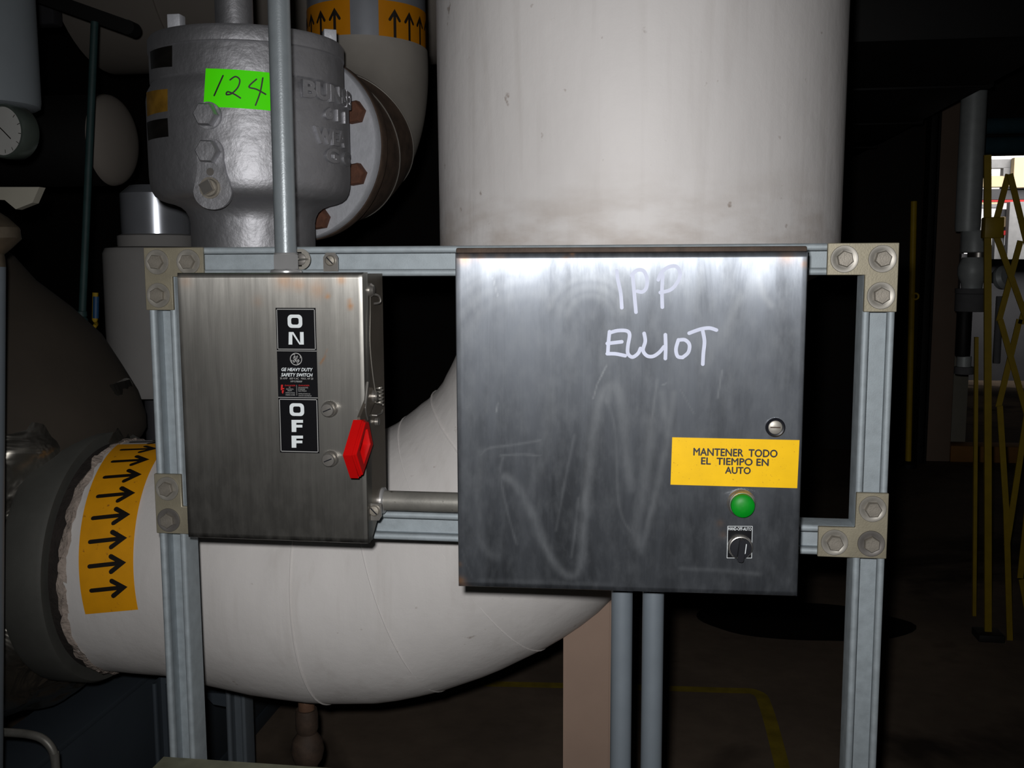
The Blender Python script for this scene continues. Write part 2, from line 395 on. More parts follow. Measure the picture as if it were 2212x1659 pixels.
# black double posts left of the tan column
for k, (x0, x1) in enumerate(((1985, 1998), (2001, 2006))):
    a, b = at(x0, 800, 6.5), at(x1, 800, 6.5)
    struct(MB().box(a.x, b.x, 6.45, 6.6, 0, 4.5, .004).build('trim_%d' % (4+k), 'black_steel'))
# oil stain and yellow line on the floor
mb = MB(); random.seed(3)
ring = []
for k in range(40):
    t = 2*PI*k/40; rr = 1+.12*noise.noise(Vector((math.cos(t)*1.6, math.sin(t)*1.6, 4)))
    ring.append((1.36+.44*math.cos(t)*rr, 2.86+.24*math.sin(t)*rr, .0015))
mb.prism([(p[0], p[1]) for p in ring], (0, 0, .0004), (1, 0, 0), (0, 1, 0), (0, 0, .0012))
tag(mb.build('oil_stain', 'oil'), 'black oil stain spread on the dark concrete floor behind the right strut post', 'stain')
def fp(x, y):
    d = FW + RT*((x-1106)/FPX) - UP*((y-829.5)/FPX); p = CAM+d*(-CAM.z/d.z); return Vector((p.x, p.y))
mb = MB(); mb.ribbon(smooth([fp(1040, 1478), fp(1260, 1483), fp(1560, 1492), fp(1632, 1497), fp(1655, 1530), fp(1690, 1659), fp(1720, 1800)], 6), .045, lambda x, y: Vector((x, y, .002)))
tag(mb.build('floor_line', 'linepaint'), 'worn yellow painted floor line turning a corner below the steel cabinet', 'floor marking')

# far daylight opening, beyond the doorway
YF = 12.0
a, b = at(2095, 338, YF+.4), at(2290, 560, YF+.4)
struct(MB().box(a.x, b.x, YF+.4, YF+.45, b.z, a.z).build('window_1', 'skyglow'))
t = thing('far_cladding', 'sunlit beige and grey cladding bands seen through the far doorway', 'cladding', at(2180, 560, YF))
def band(nm, x0, x1, y0, y1, m, Y=YF, dy=.12):
    a, b = at(x0, y0, Y), at(x1, y1, Y); return MB().box(a.x, b.x, Y, Y+dy, b.z, a.z, .004, 1).build(nm, m, t)
band('cladding_board', 2100, 2290, 345, 361, 'greybeam'); band('cladding_board', 2168, 2200, 361, 381, 'greybeam')
band('cladding_board', 2192, 2290, 340, 404, 'beige', YF-.15); band('cladding_board', 2100, 2290, 381, 402, 'beige')
band('cladding_board', 2100, 2290, 409, 431, 'dark'); band('cladding_board', 2166, 2290, 402, 410, 'dark')
band('cladding_board', 2100, 2290, 431, 436, 'redbeam'); band('cladding_board', 2100, 2165, 436, 441, 'beige')
band('cladding_board', 2100, 2165, 441, 449, 'greybeam'); band('cladding_board', 2182, 2290, 436, 560, 'greybeam', YF-.2)
band('cladding_board', 2158, 2182, 452, 468, 'dark'); band('cladding_board', 2158, 2182, 468, 490, 'beige')
band('cladding_board', 2100, 2182, 474, 508, 'greybeam', YF+.14); band('cladding_board', 2160, 2176, 498, 508, 'redbeam', YF-.1)
band('cladding_board', 2150, 2168, 508, 560, 'greybeam', YF); band('cladding_board', 2100, 2290, 530, 560, 'dark', YF+.15)
struct(MB().box(at(2070, 600, 12.4).x, at(2500, 600, 12.4).x, 12.3, 12.4, 0, at(2150, 548, 12.4).z).build('wall_yard', 'dark'))
# teal ducts across the head of the doorway
for y0, y1, lb in ((255, 290, 'upper deep teal pipe run crossing dark at the head of the far doorway'), (296, 334, 'lower deep teal pipe run just above the bright far opening')):
    a, b = at(2135, (y0+y1)/2, 6.2), at(2240, (y0+y1)/2, 6.2); r = abs(at(2170, y0, 6.2).z-at(2170, y1, 6.2).z)/2
    mb = MB(); mb.cyl((a.x-.1, 6.2, a.z), (a.x+2.5, 6.2, a.z), r); mb.cyl((a.x+.5, 6.2, a.z), (a.x+.56, 6.2, a.z), r*1.15)
    tag(mb.build('overhead_pipe', 'deepteal'), lb, 'pipe')
# black overhead duct running away from the viewer
t = thing('overhead_duct', 'black overhead duct whose lower edge slants across the top of the far grey pipe', 'duct', (1.7, 5, 2.5))
MB().box(1.15, 2.24, 2.6, 6.9, 2.32, 2.72, .01).build('duct_shell', 'black_steel', t)
for y in (3.6, 4.8, 6.0): MB().box(1.13, 2.26, y, y+.05, 2.31, 2.74, .004).build('duct_flange', 'black_steel', t)

# ================================================================ BIG INSULATED PIPE
pipe = thing('insulated_pipe', 'huge white painted insulated pipe riser with elbow and run to the left', 'pipe', (.645, .5, 0))
TX, TY, TR = .689, .5, .3575
rs = []
for z, r in [(1.47, .30), (1.488, .335), (1.50, TR-.004), (1.512, TR-.001)]+[(1.53+.04*k, TR+.0018*(k/10)) for k in range(0, 40)]:
    rs.append([Vector((TX+r*(1+.004*noise.noise(Vector((math.cos(2*PI*j/96)*2, math.sin(2*PI*j/96)*2, z*2.2))))*math.cos(2*PI*j/96), TY+r*math.sin(2*PI*j/96), z)) for j in range(96)])
mb = MB(); mb.rings(rs); mb.build('riser', 'tank', pipe)
BX, BZ, BR, ER = .088, 1.464, .558, .257
def jitter(r, p, k=.006): return r*(1+k*noise.noise(p*5))
path = []; rad = []
for k in range(0, 4): path.append(Vector((BX+BR, TY, 1.60-.045*k))); rad.append(ER)
for k in range(0, 31):
    th = PI/2*k/30; path.append(Vector((BX+BR*math.cos(th), TY, BZ-BR*math.sin(th)))); rad.append(ER)
for x, r in ((.03, .2555), (-.02, .252), (-.07, .2465), (-.12, .241), (-.17, .236), (-.20, .2338), (-.24, .233), (-.28, .2328), (-.31, .232), (-.334, .2305)):
    zc = BZ-BR+(.08-x)*.045 if x > -.2 else BZ-BR+.0126; path.append(Vector((x, TY, zc))); rad.append(r)
ZP = BZ-BR+.0126; PR = .233
mb = MB(); n = 96; rs = []
for i, p in enumerate(path):
    a = path[max(0, i-1)]; b = path[min(len(path)-1, i+1)]; tg = (b-a).normalized(); v = Vector((0, 1, 0)); u = tg.cross(v)
    r0 = rad[i]; mit = 1+.006*(1 if (i//4) % 2 else -.3)
    rs.append([p+(u*math.cos(2*PI*j/n)+v*math.sin(2*PI*j/n))*r0*mit*(1+.010*noise.noise(Vector((p.x*7, p.z*7, 0))+Vector((math.cos(2*PI*j/n), math.sin(2*PI*j/n), 0))*1.6)) for j in range(n)])
mb.rings(rs); mb.build('elbow_and_run', 'pipewhite', pipe)
for th in (12, 27, 42, 57, 72, 88):             # seam beads of the mitred jacket
    th = math.radians(th); c_ = Vector((BX+BR*math.cos(th), TY, BZ-BR*math.sin(th))); e_ = Vector((math.cos(th), 0, -math.sin(th)))
    mb = MB(); mb.sweep([c_+e_*(ER*1.004*math.cos(2*PI*j/72))+Vector((0, ER*1.004*math.sin(2*PI*j/72), 0)) for j in range(72)], .0014, 6, closed=True); mb.build('seam_bead', 'pipewhite', pipe)
# torn insulation edge, dark gap
mb = MB(); rs = []
for i, (x, r) in enumerate(((-.325, .2310), (-.331, .2350), (-.337, .2355), (-.343, .232), (-.344, .218))):
    rs.append([Vector((x+.012*noise.noise(Vector((i*.7, math.cos(2*PI*j/120)*7, math.sin(2*PI*j/120)*7))), TY+r*rr*math.sin(2*PI*j/120), ZP+r*rr*math.cos(2*PI*j/120))) for j in range(120)
               for rr in [1+.03*noise.noise(Vector((i*.9+5, math.cos(2*PI*j/120)*9, math.sin(2*PI*j/120)*9)))]])
mb.rings(rs, False, False); mb.build('torn_edge', 'crust', pipe, 'ragged crust of torn white insulation')
mb = MB(); mb.lathe([(.216, 0), (.228, .002), (.227, .02), (.222, .038)], (-.366, TY, ZP), (1, 0, 0), 96); mb.build('bare_gap', 'darkgap', pipe, 'dark dirty gap between flange and insulation')
# orange arrow band on the run
def on_pipe(x, s, lift=.0):                 # x along pipe, s arc length from the horizontal towards the top (front side)
    r = .2358+lift; an = s/.236; return Vector((x, TY-r*math.cos(an), ZP+r*math.sin(an)))
def skew(u, s): return on_pipe(-.2445+u+(s-.02)*(-.09), s+u*.14, .0)
band_top, band_bot = .345, -.036
mb = MB(); NS = 40; g = []
for i in range(NS+1):
    s_ = band_bot+(band_top-band_bot)*i/NS; g.append([skew(u, s_) for u in (-.052, -.026, 0, .026, .052)])
vs = [p for r in g for p in r]; fs = [(i*5+j, i*5+j+1, i*5+j+6, i*5+j+5) for i in range(NS) for j in range(4)]
mb.raw(vs, fs); bnd = mb.build('flow_band', 'orange', pipe, 'orange flow marking tape with black arrows', recalc=False)
def lifted(f, l): 
    def g(u, s): 
        p = f(u, s); d = Vector((0, p.y-TY, p.z-ZP)).normalized(); return p+d*l
    return g
fa = lifted(skew, .0012)
for k in range(9):
    s_ = .008+.0435*k
    mb = MB(); mb.ribbon([(-.031, s_), (.0, s_), (.031, s_)], .0078, fa, 4); mb.ribbon([(.010, s_+.0135), (.032, s_), (.010, s_-.0135)], .0088, fa, 4)
    mb.build('arrow', 'ink', bnd, recalc=False)
# drain nipple beneath the elbow
dn = at(662, 1530, TY); z0 = BZ-BR-ER
t = pipe
mb = MB(); mb.lathe([(.0165, .012), (.0165, -.055)], (dn.x, TY, z0), n=24); mb.build('drain_nipple', 'rust', t, 'rusty drain nipple')
mb = MB(); mb.lathe([(.021, -.04), (.023, -.05), (.023, -.08), (.019, -.09), (.030, -.105), (.034, -.125), (.030, -.145), (.02, -.16), (.02, -.26)], (dn.x, TY, z0), n=24)
mb.build('drain_valve', 'rustrim', t, 'rusty drain valve')
# tan support column beneath the elbow
a, b = at(1216, 1500, .44), at(1322, 1500, .44)
colm = thing('support_column', 'tan square steel column carrying the white pipe elbow behind the conduits', 'column', ((a.x+b.x)/2, .5, 0))
w_ = b.x-a.x; cx = (a.x+b.x)/2
def elb_bottom(x): return BZ-math.sqrt(max(0, (BR+ER*.99)**2-(x-BX)**2))
mb = MB(); x0, x1 = cx-w_/2, cx+w_/2; y0, y1 = .44, .44+w_
top = {x0: elb_bottom(x0)+.02, x1: elb_bottom(x1)+.02}
mb.raw([(x0, y0, 0), (x1, y0, 0), (x1, y1, 0), (x0, y1, 0), (x0, y0, top[x0]), (x1, y0, top[x1]), (x1, y1, top[x1]), (x0, y1, top[x0])],
       [(0, 1, 2, 3), (4, 5, 6, 7), (0, 1, 5, 4), (1, 2, 6, 5), (2, 3, 7, 6), (3, 0, 4, 7)])
bmesh.ops.bevel(mb.bm, geom=[e for e in mb.bm.edges], offset=.006, segments=2, affect='EDGES')
mb.build('column_tube', 'column', colm)
MB().box(x0-.06, x1+.06, y0-.06, y1+.06, 0, .015, .003).build('base_plate', 'column', colm)

# ================================================================ FLANGE AND JACKETED VALVE AT FAR LEFT
fv = thing('jacketed_valve', 'dark brown jacketed valve body with crumpled foil at the left end of the white pipe', 'valve', (-.69, .5, 0))
mb = MB(); mb.lathe([(.10, -.448), (.244, -.448), (.252, -.444), (.2545, -.436), (.2545, -.371), (.250, -.364), (.10, -.364)], (0, TY, ZP), (1, 0, 0), 96)
mb.build('end_flange', 'flangegrey', fv, 'dusty grey flange ring')
jx, jy = -.70, .56
prof = [(.05, 1.56), (.09, 1.525), (.135, 1.475), (.20, 1.415), (.255, 1.355), (.297, 1.29), (.326, 1.23), (.338, 1.18), (.340, 1.15), (.330, 1.13)]
mb = MB(); mb.lathe([(r, z) for r, z in prof], (jx, jy, 0), n=64)
for v in mb.bm.verts:
    d = noise.noise(v.co*6)*.010; v.co.x += d; v.co.y += d
mb.build('bonnet_jacket', 'jacket', fv, 'dull brown cloth jacket over the bonnet')
mb = MB(); P = [(.300, 1.265), (.326, 1.25), (.340, 1.20), (.350, 1.15), (.35, 1.10), (.345, 1.04), (.335, .98), (.31, .90), (.30, .82), (.30, .74), (.275, .68), (.23, .62), (.17, .57), (.05, .545)]
pp = []
for (r0, z0_), (r1, z1_) in zip(P, P[1:]):
    for k in range(5): pp.append((r0+(r1-r0)*k/5, z0_+(z1_-z0_)*k/5))
pp.append(P[-1]); mb.lathe(pp, (jx, jy, 0), n=110)
for v in mb.bm.verts:
    q = v.co*4.6; dd = Vector((v.co.x-jx, v.co.y-jy, 0)).normalized(); fr = max(0, dd.dot(Vector((-.05, -1, 0)).normalized()))**3
    d = .05*fr-.025+.030*abs(noise.noise(q))+.014*noise.noise(q*2.7)+.006*noise.noise(q*6)
    v.co += dd*d; v.co.z += .02*noise.noise(q+Vector((9, 0, 0)))
mb.build('foil_jacket', 'foil', fv, 'crumpled shiny foil jacket')

# ================================================================ REGULATING VALVE (silver casting)
VX, VY = .0404, .30
val = thing('regulating_valve', 'silver painted cast regulating valve with raised lettering above the strut frame', 'valve', (VX, VY, 1.42))
mb = MB(); mb.lathe([(.10, 1.40), (.104, 1.43), (.1035, 1.575), (.1055, 1.585), (.110, 1.594), (.118, 1.601), (.130, 1.606), (.142, 1.609), (.151, 1.6125), (.158, 1.618), (.1625, 1.626), (.1650, 1.637), (.1660, 1.65), (.1662, 1.70), (.166, 1.77), (.1635, 1.785), (.159, 1.793), (.1575, 1.797)], (VX, VY, 0), n=96)
mb.build('valve_body', 'cast', val)
mb = MB(); mb.lathe([(.156, 1.7965), (.1585, 1.800), (.1585, 1.842), (.1575, 1.845), (.1600, 1.847), (.1600, 1.866), (.157, 1.871), (.05, 1.874)], (VX, VY, 0), n=96)
mb.build('bonnet_flange', 'cast', val)
mb = MB(); mb.lathe([(.045, 1.868), (.034, 1.88), (.0312, 1.90), (.0312, 2.15), (.06, 2.16), (.06, 2.3)], (VX-.022, VY, 0), n=40); mb.build('bonnet_stem', 'cast', val)
def on_valve(px, py, r=.1662):              # photo ray to the valve's cylinder
    d = FW + RT*((px-1106)/FPX) - UP*((py-829.5)/FPX)
    A = d.x*d.x+d.y*d.y; ox, oy = CAM.x-VX, CAM.y-VY; B = 2*(ox*d.x+oy*d.y); Cc = ox*ox+oy*oy-r*r
    D = B*B-4*A*Cc; tt = (-B-math.sqrt(max(0, D)))/(2*A); p = CAM+d*tt
    return math.atan2(p.x-VX, -(p.y-VY)), p.z
def vcyl(an, z, r): return Vector((VX+r*math.sin(an), VY-r*math.cos(an), z))
fb = None
for k, (px, py) in enumerate(((381, 47), (711, 66))):
    a_ = on_valve(px, py, .140)[0]; p = vcyl(a_, 1.872, .140)
    if fb is None:
        mb = MB(); mb.box(p.x-.0105, p.x+.0105, p.y-.0105, p.y+.0105, 1.870, 1.893, .0015); fb = mb.build('bonnet_bolt', 'flangeface', val)
    else: again(fb, p+Vector((0, 0, .0095)), val, (0, 0, .5))
def vpatch(mb, c4, r, n=10):                # curved patch from four (angle, z) corners tl,tr,br,bl
    tl, tr, br, bl = c4; vs = []
    for j in range(2):
        L, R_ = (tl, tr) if j == 0 else (bl, br)
        for i in range(n+1):
            f = i/n; vs.append(vcyl(L[0]+(R_[0]-L[0])*f, L[1]+(R_[1]-L[1])*f, r))
    mb.raw(vs, [(n+1+i, n+2+i, i+1, i) for i in range(n)])
# neon tape with handwriting
st = tag(place('number_sticker', None, vcyl(*on_valve(520, 190), .167)), 'neon green tape with handwritten 124 stuck on the silver valve', 'sticker')
mb = MB(); vpatch(mb, [on_valve(445, 148), on_valve(603, 160), on_valve(600, 241), on_valve(440, 231)], .1671); mb.build('tape', 'neon', st, recalc=False)
def ink_on_valve(mb, pts, wd, r=.1675):
    mb.ribbon([Vector(on_valve(300+x/2.962, y/2.962)) for x, y in pts], wd, lambda a_, z_: vcyl(a_, z_, r), 6)
mb = MB()
class _V: pass
def valve_ink(mb, strokes, wpx):
    for stx in strokes:
        q = [Vector((300+x/2.962, y/2.962)) for x, y in stx]
        mb.ribbon(q, wpx, lambda x, y: vcyl(*on_valve(x, y), .1676), 8)
valve_ink(mb, [smooth([(540, 485), (512, 548), (484, 612)], 3), smooth([(585, 512), (618, 491), (646, 512), (634, 560), (594, 600), (562, 606), (570, 588), (612, 604), (650, 628)], 4),
               smooth([(752, 508), (704, 556), (752, 572), (810, 604)], 4), smooth([(792, 500), (776, 590), (746, 674)], 3)], 3.4)
mb.build('handwriting', 'ink', st, 'handwritten number 124', recalc=False)
# cast lettering
def cast_text(body, px, py, size, width):
    mb = MB(); an, z = on_valve(px, py); vs, fs = text(body, size, .0009, 0, 'LEFT', width, .0032, bevel=.0010)
    mb.raw([vcyl(an+v.x/.166, z+v.y, .1662+v.z) for v in vs], fs); mb.build('cast_lettering', 'cast', val)
cast_text('BUNSE3', 651, 207, .035, .158); cast_text('6 1 1', 700, 254, .022, .07); cast_text('WEA', 681, 306, .033, .085); cast_text('G C', 702, 348, .030, .085)
# two bolts and the pointer arm
for (px, py), m_ in (((452, 250), 'cast'), ((456, 329), 'cast')):
    an, z = on_valve(px, py); nv = vcyl(an, 0, 1)-vcyl(an, 0, 0); p = vcyl(an, z, .1655)
    mb = MB(); mb.cyl(p, p+nv*.006, .0205, n=28); mb.build('bolt_boss', 'cast', val)
    mb = MB(); hexhead(mb, p+nv*.006, nv, .0185, .016, .2); mb.build('bolt', 'bolt' if py < 0 else 'cast', val)
an, z1 = on_valve(456, 329); _, z2 = on_valve(462, 408); an2, _ = on_valve(462, 408); p1, p2 = vcyl(an, z1, .166), vcyl(an2, z2, .166)
nv = (vcyl(an, 0, 1)-vcyl(an, 0, 0)); u = Vector((math.cos(an), math.sin(an), 0)); v = Vector((0, 0, 1))
c2 = (p2-p1); c2 = Vector((c2.dot(u), c2.dot(v))); poly = []
for k in range(13): a_ = PI*k/12; poly.append((.021*math.cos(a_), .021*math.sin(a_)))
poly.append((-.0205, -.012)); poly.append((-.0215, -.030)); poly.append((-.0255, -.046))
for k in range(13): a_ = PI+PI*k/12-.2*0; poly.append((c2.x+.031*math.cos(a_), c2.y-.004+.028*math.sin(a_)))
poly += [(c2.x+.0265, -.046), (.0235, -.030), (.0205, -.012)]
mb = MB(); mb.prism(poly, p1-nv*.001, u, v, nv*.007); mb.build('pointer_arm', 'cast', val)
pb = p1+u*(c2.x-.003)+v*(c2.y+.001)
mb = MB(); mb.lathe([(.0165, 0), (.0165, .003), (.0135, .003), (.0125, .009), (.004, .0095)], pb+nv*.006, nv, 28); mb.build('shaft_bush', 'bolt', val)
mb = MB(); ux = (u+v*.5).normalized(); vx = nv.cross(ux); mb.prism([(-.0085, -.0085), (.0085, -.0085), (.0085, .0085), (-.0085, .0085)], pb+nv*.012, ux, vx, nv*.012); mb.build('square_shaft', 'steel_hw', val)
mb = MB(); mb.cyl(p1+v*-.030+nv*.004, p1+v*-.030+nv*.0068, .006, n=16); mb.build('arm_plug', 'washer_dark', val)
# nameplates
for c4, m_, lb in (([(316, 200), (362, 192), (362, 240), (318, 252)], 'brassplate', 'brass nameplate'), ([(317, 265), (362, 255), (364, 295), (320, 304)], 'blackplate', 'black nameplate')):
    mb = MB(); q = [on_valve(*c, .1668) for c in c4]; vpatch(mb, q, .1668, 6); mb.build('nameplate', m_, val, lb, recalc=False)
mb = MB(); q = [on_valve(*c, .1592) for c in ((324, 112), (372, 98), (372, 144), (326, 150))]; vpatch(mb, q, .1592, 6); mb.build('nameplate', 'blackplate', val, 'black nameplate on the bonnet', recalc=False)

# outlet flange, elbow and steel pipe behind it
out = thing('outlet_pipe', 'steel riser pipe with dull elbow and bolted flange behind the silver valve', 'pipe', (.134, .72, 1.55))
FC = at(634, 318, .475); ad = Vector((.2, .98, 0)).normalized(); RF = .1725
mb = MB(); mb.lathe([(.09, -.002), (RF-.002, -.002), (RF, .001), (RF, .020), (.10, .022)], FC, ad, 96); mb.build('flange', 'flangeface', out, 'silver painted flange face')
mb = MB(); mb.lathe([(.10, .023), (RF+.001, .023), (RF+.002, .026), (RF, .046), (.12, .052)], FC, ad, 96); mb.build('mating_flange', 'rustrim', out, 'rusty mating flange')
side = ad.cross(Vector((0, 0, 1))).normalized()
hb = None
for k in range(8):
    t_ = PI/8+PI/4*k; p = FC+side*(.1445*math.cos(t_))+Vector((0, 0, .1445*math.sin(t_)))
    if hb is None: mb = MB(); hexhead(mb, p-ad*.002, -ad, .0215, .017, .4); hb = mb.build('flange_bolt', 'rustbolt', out, 'rust brown hex bolt'); off = WL[hb]-p
    else: again(hb, p+off, out)
path = [FC+ad*.05, FC+ad*.062]; rad = [.150, .152]; BRd = .235
for k in range(0, 21):
    th = PI/2*k/20; path.append(FC+ad*(.07+BRd*math.sin(th))+Vector((0, 0, BRd*(1-math.cos(th))))); rad.append(.152-.024*k/20)
mb = MB(); mb.sweep(path, rad, 72); mb.build('elbow', 'elbow', out)
mb = MB(); mb.sweep(path[1:11], [r+.0012 for r in rad[1:11]], 72); mb.build('dark_wrap', 'rustrim', out, 'dark grimy wrap next to the flange')
for k in (6, 10):
    mb = MB(); p = path[k]; tg = (path[k+1]-path[k-1]).normalized(); a_ = tg.orthogonal().normalized(); b_ = tg.cross(a_); r = rad[k]+.0022
    mb.sweep([p+(a_*math.cos(2*PI*j/72)+b_*math.sin(2*PI*j/72))*r for j in range(72)], .0012, 6, closed=True); mb.build('banding_wire', 'wire', out)
SX, SY, SZ, SR = path[-1].x, path[-1].y, path[-1].z, .1245
mb = MB(); mb.cyl((SX, SY, SZ-.01), (SX, SY, 3.6), SR, n=96); mb.build('steel_riser', 'jacketsteel', out, 'shiny jacketed riser')
def on_riser(px, py):
    d = FW + RT*((px-1106)/FPX) - UP*((py-829.5)/FPX); A = d.x*d.x+d.y*d.y; ox, oy = CAM.x-SX, CAM.y-SY
    B = 2*(ox*d.x+oy*d.y); Cc = ox*ox+oy*oy-SR*SR; D = B*B-4*A*Cc; tt = (-B-math.sqrt(max(0, D)))/(2*A); p = CAM+d*tt
    return math.atan2(p.x-SX, -(p.y-SY)), p.z
def scyl(an, z, l=.001): return Vector((SX+(SR+l)*math.sin(an), SY-(SR+l)*math.cos(an), z))
for lo_px, hi_px, ups in ((None, 757, (678, 696, 724)), (818, None, (852, 881, 906, 921))):
    zb = on_riser(790, 100)[1]; zt = zb+.092
    a0 = on_riser(hi_px, 60)[0]-1.25 if lo_px is None else on_riser(lo_px, 60)[0]
    a1 = on_riser(hi_px, 60)[0] if hi_px else a0+1.25
    mb = MB(); n = 24; vs = []
    for z in (zb, zt):
        for i in range(n+1): vs.append(scyl(a0+(a1-a0)*i/n, z))
    mb.raw(vs, [(i, i+1, n+2+i, n+1+i) for i in range(n)]); bd = mb.build('flow_band', 'orange_gloss', out, 'orange tape with black upward arrows', recalc=False)
    ac = on_riser(724, 50)[0] if lo_px is None else on_riser(852, 50)[0]
    for k in range(4):
        an = ac-k*.29 if lo_px is None else ac+k*.29
        f = lambda x, y: scyl(an+x/SR, y, .002)
        mb = MB(); mb.ribbon([(0, zb+.018), (0, zb+.070)], .0062, f, 4); mb.ribbon([(-.011, zb+.055), (0, zb+.072), (.011, zb+.055)], .006, f, 4); mb.build('arrow', 'ink', bd, recalc=False)

# ================================================================ STRUT FRAME
T, W, L, S = 1.5287, 1.034, 1.111, .0413
frame = thing('mounting_rack', 'galvanized strut channel frame bolted with corner plates carrying both steel boxes', 'rack', (W/2, .02, 0))
half = [(0, .0413), (0, .004), (.0008, .0014), (.0032, .0001), (.0062, .0001), (.0085, .0014), (.0095, .0035), (.0095, .0085), (.0068, .0085), (.0068, .0045), (.0055, .0029), (.0038, .0031), (.0027, .0048), (.0027, .0386)]
prof = half+[(S-u, v) for u, v in half[::-1]]
def strut(o, along, u, v, name, m_='galv', parent=None, pr=None, label=None):
    mb = MB(); mb.prism(pr or prof, o, u, v, along); return mb.build(name, m_, parent, label, sharp=50)
strut((0, 0, .004), (0, 0, T-.004), (1, 0, 0), (0, 1, 0), 'post', parent=frame)
strut((W-S, 0, .004), (0, 0, T-.004), (1, 0, 0), (0, 1, 0), 'post', parent=frame)
strut((S, 0, T-S), (W-2*S, 0, 0), (0, 0, 1), (0, 1, 0), 'top_rail', parent=frame)
strut((S, 0, L), (W-2*S, 0, 0), (0, 0, 1), (0, 1, 0), 'lower_rail', parent=frame)
mb = MB(); mb.prism([(0, 0), (0, .035), (.004, .041), (.041, .041), (.041, 0)], (-.008, -.0008, .760), (0, -1, 0), (0, 0, -1), (W+.02, 0, 0)); mb.build('foot_rail', 'dustrail', frame, 'dusty grey green lower cross rail')
for x in (-.03, W-S-.03): MB().box(x, x+.10, -.03, .07, 0, .006, .001).build('base_plate', 'plate', frame)
A = .089; PT = .006
def lplate(ox, oz, sx, sz):
    poly = [(0, 0), (A, 0), (A, S), (S, S), (S, A), (0, A)]
    mb = MB(); mb.prism([(p*sx, q*sz) for p, q in poly], (ox, -PT-.0002, oz), (1, 0, 0), (0, 0, 1), (0, PT, 0))
    bmesh.ops.recalc_face_normals(mb.bm, faces=mb.bm.faces[:])
    bmesh.ops.bevel(mb.bm, geom=mb.bm.edges[:], offset=.0008, segments=1, affect='EDGES')
    return mb.build('corner_plate', 'plate', frame)
wsh = {}; blt = {}
def bolts(pl, pts, dark=()):
    for k, (x, z) in enumerate(pts):
        wm = 'washer_dark' if k in dark else 'washer'
        c = Vector((x, -PT, z))
        if wm not in wsh:
            mb = MB(); mb.lathe([(.006, 0), (.0172, 0), (.0176, .0006), (.0176, .0024), (.0171, .003), (.0125, .003), (.0118, .0026), (.006, .0026)], c, (0, -1, 0), 40); wsh[wm] = mb.build('washer', wm, pl)
            wsh[wm]['_off'] = 0; wsh[wm+'o'] = WL[wsh[wm]]-c
        else: again(wsh[wm], c+wsh[wm+'o'], pl)
        rt = (.52, .3, .2, .75, .05, .9)[(k*2+len(WL)) % 6]
        if 'b' not in blt:
            mb = MB(); hexhead(mb, c+Vector((0, -.0026, 0)), (0, -1, 0), .0108, .0072, 0, .10); mb.lathe([(.0055, .0068), (.0062, .0078), (.0050, .0078)], c+Vector((0, -.0026, 0)), (0, -1, 0), 16)
            blt['b'] = mb.build('bolt', 'bolt', pl); blt['o'] = WL[blt['b']]-c; blt['b'].rotation_euler = (0, rt, 0)
        else: again(blt['b'], c+blt['o'], pl, (0, rt, 0))
h = .0206; g = h+.0472
pl = lplate(0, T, 1, -1); bolts(pl, [(h, T-h), (g, T-h), (h, T-g)])
pl = lplate(W, T, -1, -1); bolts(pl, [(W-h, T-h), (W-g, T-h), (W-h, T-g)])
pl = lplate(W, L, -1, 1); bolts(pl, [(W-h, L+h), (W-g, L+h), (W-h, L+g)], (0,))
pl = lplate(0, L, 1, 1); bolts(pl, [(h, L+h), (g, L+h), (h, L+g)], (0,))

# ================================================================ SAFETY SWITCH
sw = thing('safety_switch', 'stainless safety switch box with ON OFF label and red handle on left of frame', 'switch box', (.227, -.055, 1.137))
X0, X1, Z0, Z1, YD = .1005, .3535, 1.1365, 1.4932, -.112
mb = MB(); mb.prism([(-.104, Z0+.003), (-.078, Z0+.003), (-.052, Z0+.022), (-.028, Z0+.028), (-.0075, Z0+.046), (-.0075, Z1-.002), (-.104, Z1-.002)], (X0+.004, 0, 0), (0, 1, 0), (0, 0, 1), (X1-X0-.007, 0, 0))
mb.build('enclosure', 'ss_body', sw)
rustpts = [((612, 606), 18, .5), ((645, 615), 14, .45), ((688, 618), 16, .25), ((738, 604), 9, .6), ((757, 662), 6, .8), ((755, 650), 5, .6), ((708, 640), 5, .9), ((557, 650), 12, .2), ((684, 632), 16, .25), ((402, 608), 14, .25), ((702, 768), 3, .9), ((698, 776), 3, .9), ((694, 785), 3, .9), ((706, 760), 2.5, .9)]
RP = [(at(x, y, YD), r/1640, k) for (x, y), r, k in rustpts]
